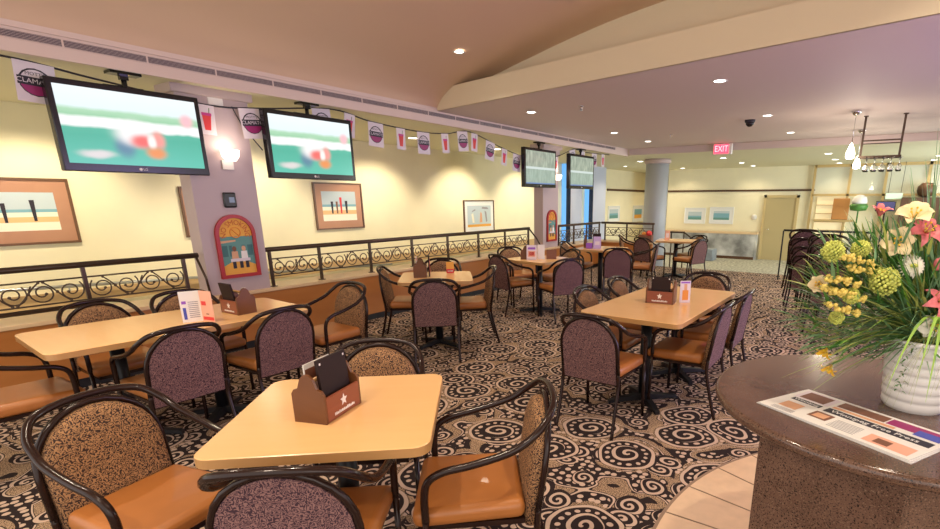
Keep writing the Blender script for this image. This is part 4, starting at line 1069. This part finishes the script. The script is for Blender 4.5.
for k in range(150):                                   # long arching blades toward the left
    a = rnd(0, 1); blade(mb, C0+rt*rnd(-.06, .0)+tw*rnd(-.04, .05), sp(-.40+.22*a+rnd(-.03, .03), .10+.48*a+rnd(-.05, .05), rnd(-.10, .12)), rnd(.04, .12), rnd(.0025, .0042), M[random.choice(('g2', 'g3', 'g4', 'g2'))], 9)
mb.build('arching_blades', None, t)
mb = MB()
for k in range(40):
    blade(mb, C0+rt*rnd(-.04, .04)+tw*rnd(-.03, .04), sp(rnd(-.10, .02), rnd(.62, .86), rnd(-.10, .02)), rnd(.0, .05), rnd(.003, .005), M['g2'])
for k in range(22):
    blade(mb, C0+rt*rnd(-.04, .03)+tw*rnd(-.03, .04), sp(rnd(-.30, -.12), rnd(.44, .60), rnd(-.08, .08)), rnd(.02, .06), rnd(.002, .0045), M['g1'])
mb.build('tall_blades', None, t)
mb = MB()
for sx, sz_ in ((-.185, .13), (-.06, .085), (-.10, .15)): blade(mb, C0+tw*.06+rt*-.01+up*.03, sp(sx, sz_-.02, .13), .24, .0085, M['g3'], 12, side=rt)
mb.build('bright_blades', None, t)
mb = MB()
for k in range(26): blade(mb, C0+tw*.07+rt*rnd(-.08, .09), sp(rnd(-.20, .12), rnd(.03, .14), rnd(.10, .15)), rnd(.10, .22), .0011, M['g4'], 10)
mb.build('trailing_grass', None, t)
mb = MB()
for k in range(40):
    p = sp(-.105+rnd(-.010, .012), .235-.004*k+rnd(-.004, .004), .07); blade(mb, p, p+rt*rnd(-.018, .018)+tw*rnd(-.004, .016)+up*rnd(-.014, .01), .004, .0035, M['g1'], 3)
mb.build('ivy_sprig', None, t)
def stem(mb, p, m='g1', r=.0028): mb.tube(catmull([C0, C0*.5+p*.5+up*.03, p], 5), r, M[m], seg=5)
def hydrangea(p, r, nm='lime_bloom'):
    mb = MB(); stem(mb, p)
    for k in range(150):
        z = 1-2*(k+.5)/150; a = k*2.39996; q = math.sqrt(1-z*z)
        mb.ball(p+Vector((q*math.cos(a), q*math.sin(a), z))*r*rnd(.78, 1.02), r*rnd(.11, .18), M['lime'], 1)
    mb.build(nm, None, t)
for p, r in ((fp(-.122, 1.789, 1.412)+tw*.04, .031), (fp(.008, 1.872, 1.325)+tw*.06, .041), (fp(-.049, 1.835, 1.418)+tw*.03, .026), (fp(-.065, 1.825, 1.280)+tw*.05, .024), (fp(-.093, 1.807, 1.212)+tw*.05, .021)): hydrangea(p, r)
def orient(nrm):
    n_ = Vector(nrm).normalized(); q = n_.to_track_quat('Z', 'Y'); return q.to_matrix().to_4x4()
def petal(mb, B, a, L, w_, curl, m, lift=.3, n=7, a_w=1):
    R = B @ Matrix.Rotation(a, 4, 'Z'); rows = []
    for k in range(n+1):
        u = k/n; ww = w_*(math.sin(PI*(.06+.94*u)**.75)**.8 if k < n else .05)
        x = L*u*(1-.12*u*u); z = lift*L*math.sin(u*PI*.5)-curl*L*u**2.4
        rows.append([R @ Vector((x, -ww, z+.25*ww)), R @ Vector((x, 0, z)), R @ Vector((x, ww, z+.25*ww))])
    mb.grid(rows, m)
def gerbera(p, nrm, r, nm='daisy'):
    mb = MB(); stem(mb, p); B = Matrix.Translation(p) @ orient(nrm)
    for k in range(22): petal(mb, B, 2*PI*k/22, r, r*.15, .28, M['ivory'], .12)
    for k in range(16): petal(mb, B @ Matrix.Translation((0, 0, .004)), 2*PI*(k+.5)/16, r*.72, r*.13, .1, M['ivory'], .22)
    mb.ball(p+Vector(nrm).normalized()*.008, r*.26, M['lime'], 2, (1, 1, .6)); mb.ball(p+Vector(nrm).normalized()*.012, r*.14, M['brownink'], 1)
    mb.build(nm, None, t)
def lily(p, nrm, r, m1, nm, m2='yellowp', lift=.55, curl=.55, w_=.24):
    mb = MB(); stem(mb, p); B = Matrix.Translation(p) @ orient(nrm)
    for k in range(6): petal(mb, B @ Matrix.Translation((0, 0, .003*(k % 2))), 2*PI*k/6+.2, r*(1 if k % 2 else .95), r*w_*(1.15 if k % 2 else .9), curl, M[m1], lift)
    for k in range(5):
        a = 2*PI*k/5; e = B @ Vector((r*.22*math.cos(a), r*.22*math.sin(a), r*.55)); mb.tube([B @ Vector((0, 0, 0)), e], .0013, M['straw'], seg=4); mb.ball(e, .0035, M[m2], 1)
    mb.build(nm, None, t)
gerbera(fp(.077, 1.916, 1.370)+tw*.05, tw+up*.25-rt*.15, .043)
lily(fp(.102, 1.932, 1.464)+tw*.03, tw*.6+up*.5-rt*.1, .062, 'pinkp', 'pink_lily')
lily(fp(.151, 1.964, 1.262)+tw*.06, tw*.7+up*.35+rt*.1, .064, 'pinkp', 'pink_lily')
lily(fp(-.002, 1.866, 1.512), tw*.3+up*.8, .036, 'pinkp', 'pink_lily', lift=.9, curl=.2)
lily(fp(.18, 1.98, 1.54), tw*.2+up*.8+rt*.3, .055, 'pinkp', 'pink_lily', lift=.9, curl=.3)
lily(fp(.075, 1.915, 1.505)+tw*.02, tw*.5+up*.8-rt*.3, .058, 'cream', 'cream_magnolia', lift=.6, curl=.25, w_=.40)
lily(fp(.045, 1.895, 1.437)+tw*.02, tw*.9+up*.2-rt*.5, .055, 'cream', 'cream_magnolia', lift=.45, curl=.2, w_=.36)
lily(fp(-.128, 1.784, 1.308), tw*.7-rt*.5+up*.1, .034, 'cream', 'cream_magnolia', lift=.6, curl=.1, w_=.40)
lily(fp(.205, 2.0, 1.345), tw*.8+up*.3, .050, 'cream', 'cream_magnolia', lift=.4, curl=.25, w_=.40)
lily(fp(.151, 1.964, 1.190)+tw*.05, tw*.9-up*.1, .050, 'ivory', 'white_orchid', lift=.25, curl=.15, w_=.40)
lily(fp(.16, 1.968, 1.215)+tw*.04+rt*.03, tw*.7+up*.3+rt*.4, .045, 'cream', 'white_orchid', lift=.3, curl=.15, w_=.38)
gerbera(fp(.165, 1.97, 1.50)+tw*.04, tw+up*.4+rt*.2, .048)
gerbera(fp(.20, 2.0, 1.44)+tw*.02, tw+up*.1+rt*.3, .040)
lily(sp(.062, .60, .06), tw*.6+up*.4+rt*.2, .056, 'pinkp', 'pink_lily')
lily(sp(.035, .67, .03), tw*.4+up*.8, .050, 'cream', 'cream_magnolia', lift=.7, curl=.2, w_=.40)
lily(sp(.09, .53, .07), tw*.8+up*.2+rt*.3, .050, 'cream', 'cream_magnolia', lift=.5, curl=.2, w_=.38)
lily(sp(-.005, .545, .08), tw*.7+up*.3-rt*.2, .048, 'cream', 'cream_magnolia', lift=.5, curl=.2, w_=.36)
mb = MB(); p = fp(.139, 1.956, 1.375)+tw*.05; stem(mb, p); mb.ball(p, .016, M['pinkp'], 2, (.7, .7, 1.25)); mb.build('pink_bud', None, t)
for p in (fp(-.095, 1.806, 1.110), fp(-.075, 1.818, 1.055)):
    lily(p+tw*.03, -up*.6-rt*.5+tw*.3, .034, 'yellowp', 'yellow_lily', lift=1.0, curl=.4, w_=.20)
mb = MB()
for bx, bz in ((-.36, .50), (-.39, .44), (-.37, .40), (-.33, .47), (-.38, .36), (-.40, .41)):
    e = sp(bx, bz, .06); s_ = sp(bx+.17, bz-.05, .06); pts = catmull([C0, s_, e], 6); mb.tube(pts, .0018, M['g4'], seg=4)
    for k in range(48):
        u = rnd(.68, 1); i = min(len(pts)-1, int(u*(len(pts)-1))); mb.ball(pts[i]+Vector((rnd(-.009, .009), rnd(-.009, .009), rnd(-.009, .009))), rnd(.0045, .0075), M['straw'], 1)
mb.build('straw_sprigs', None, t)
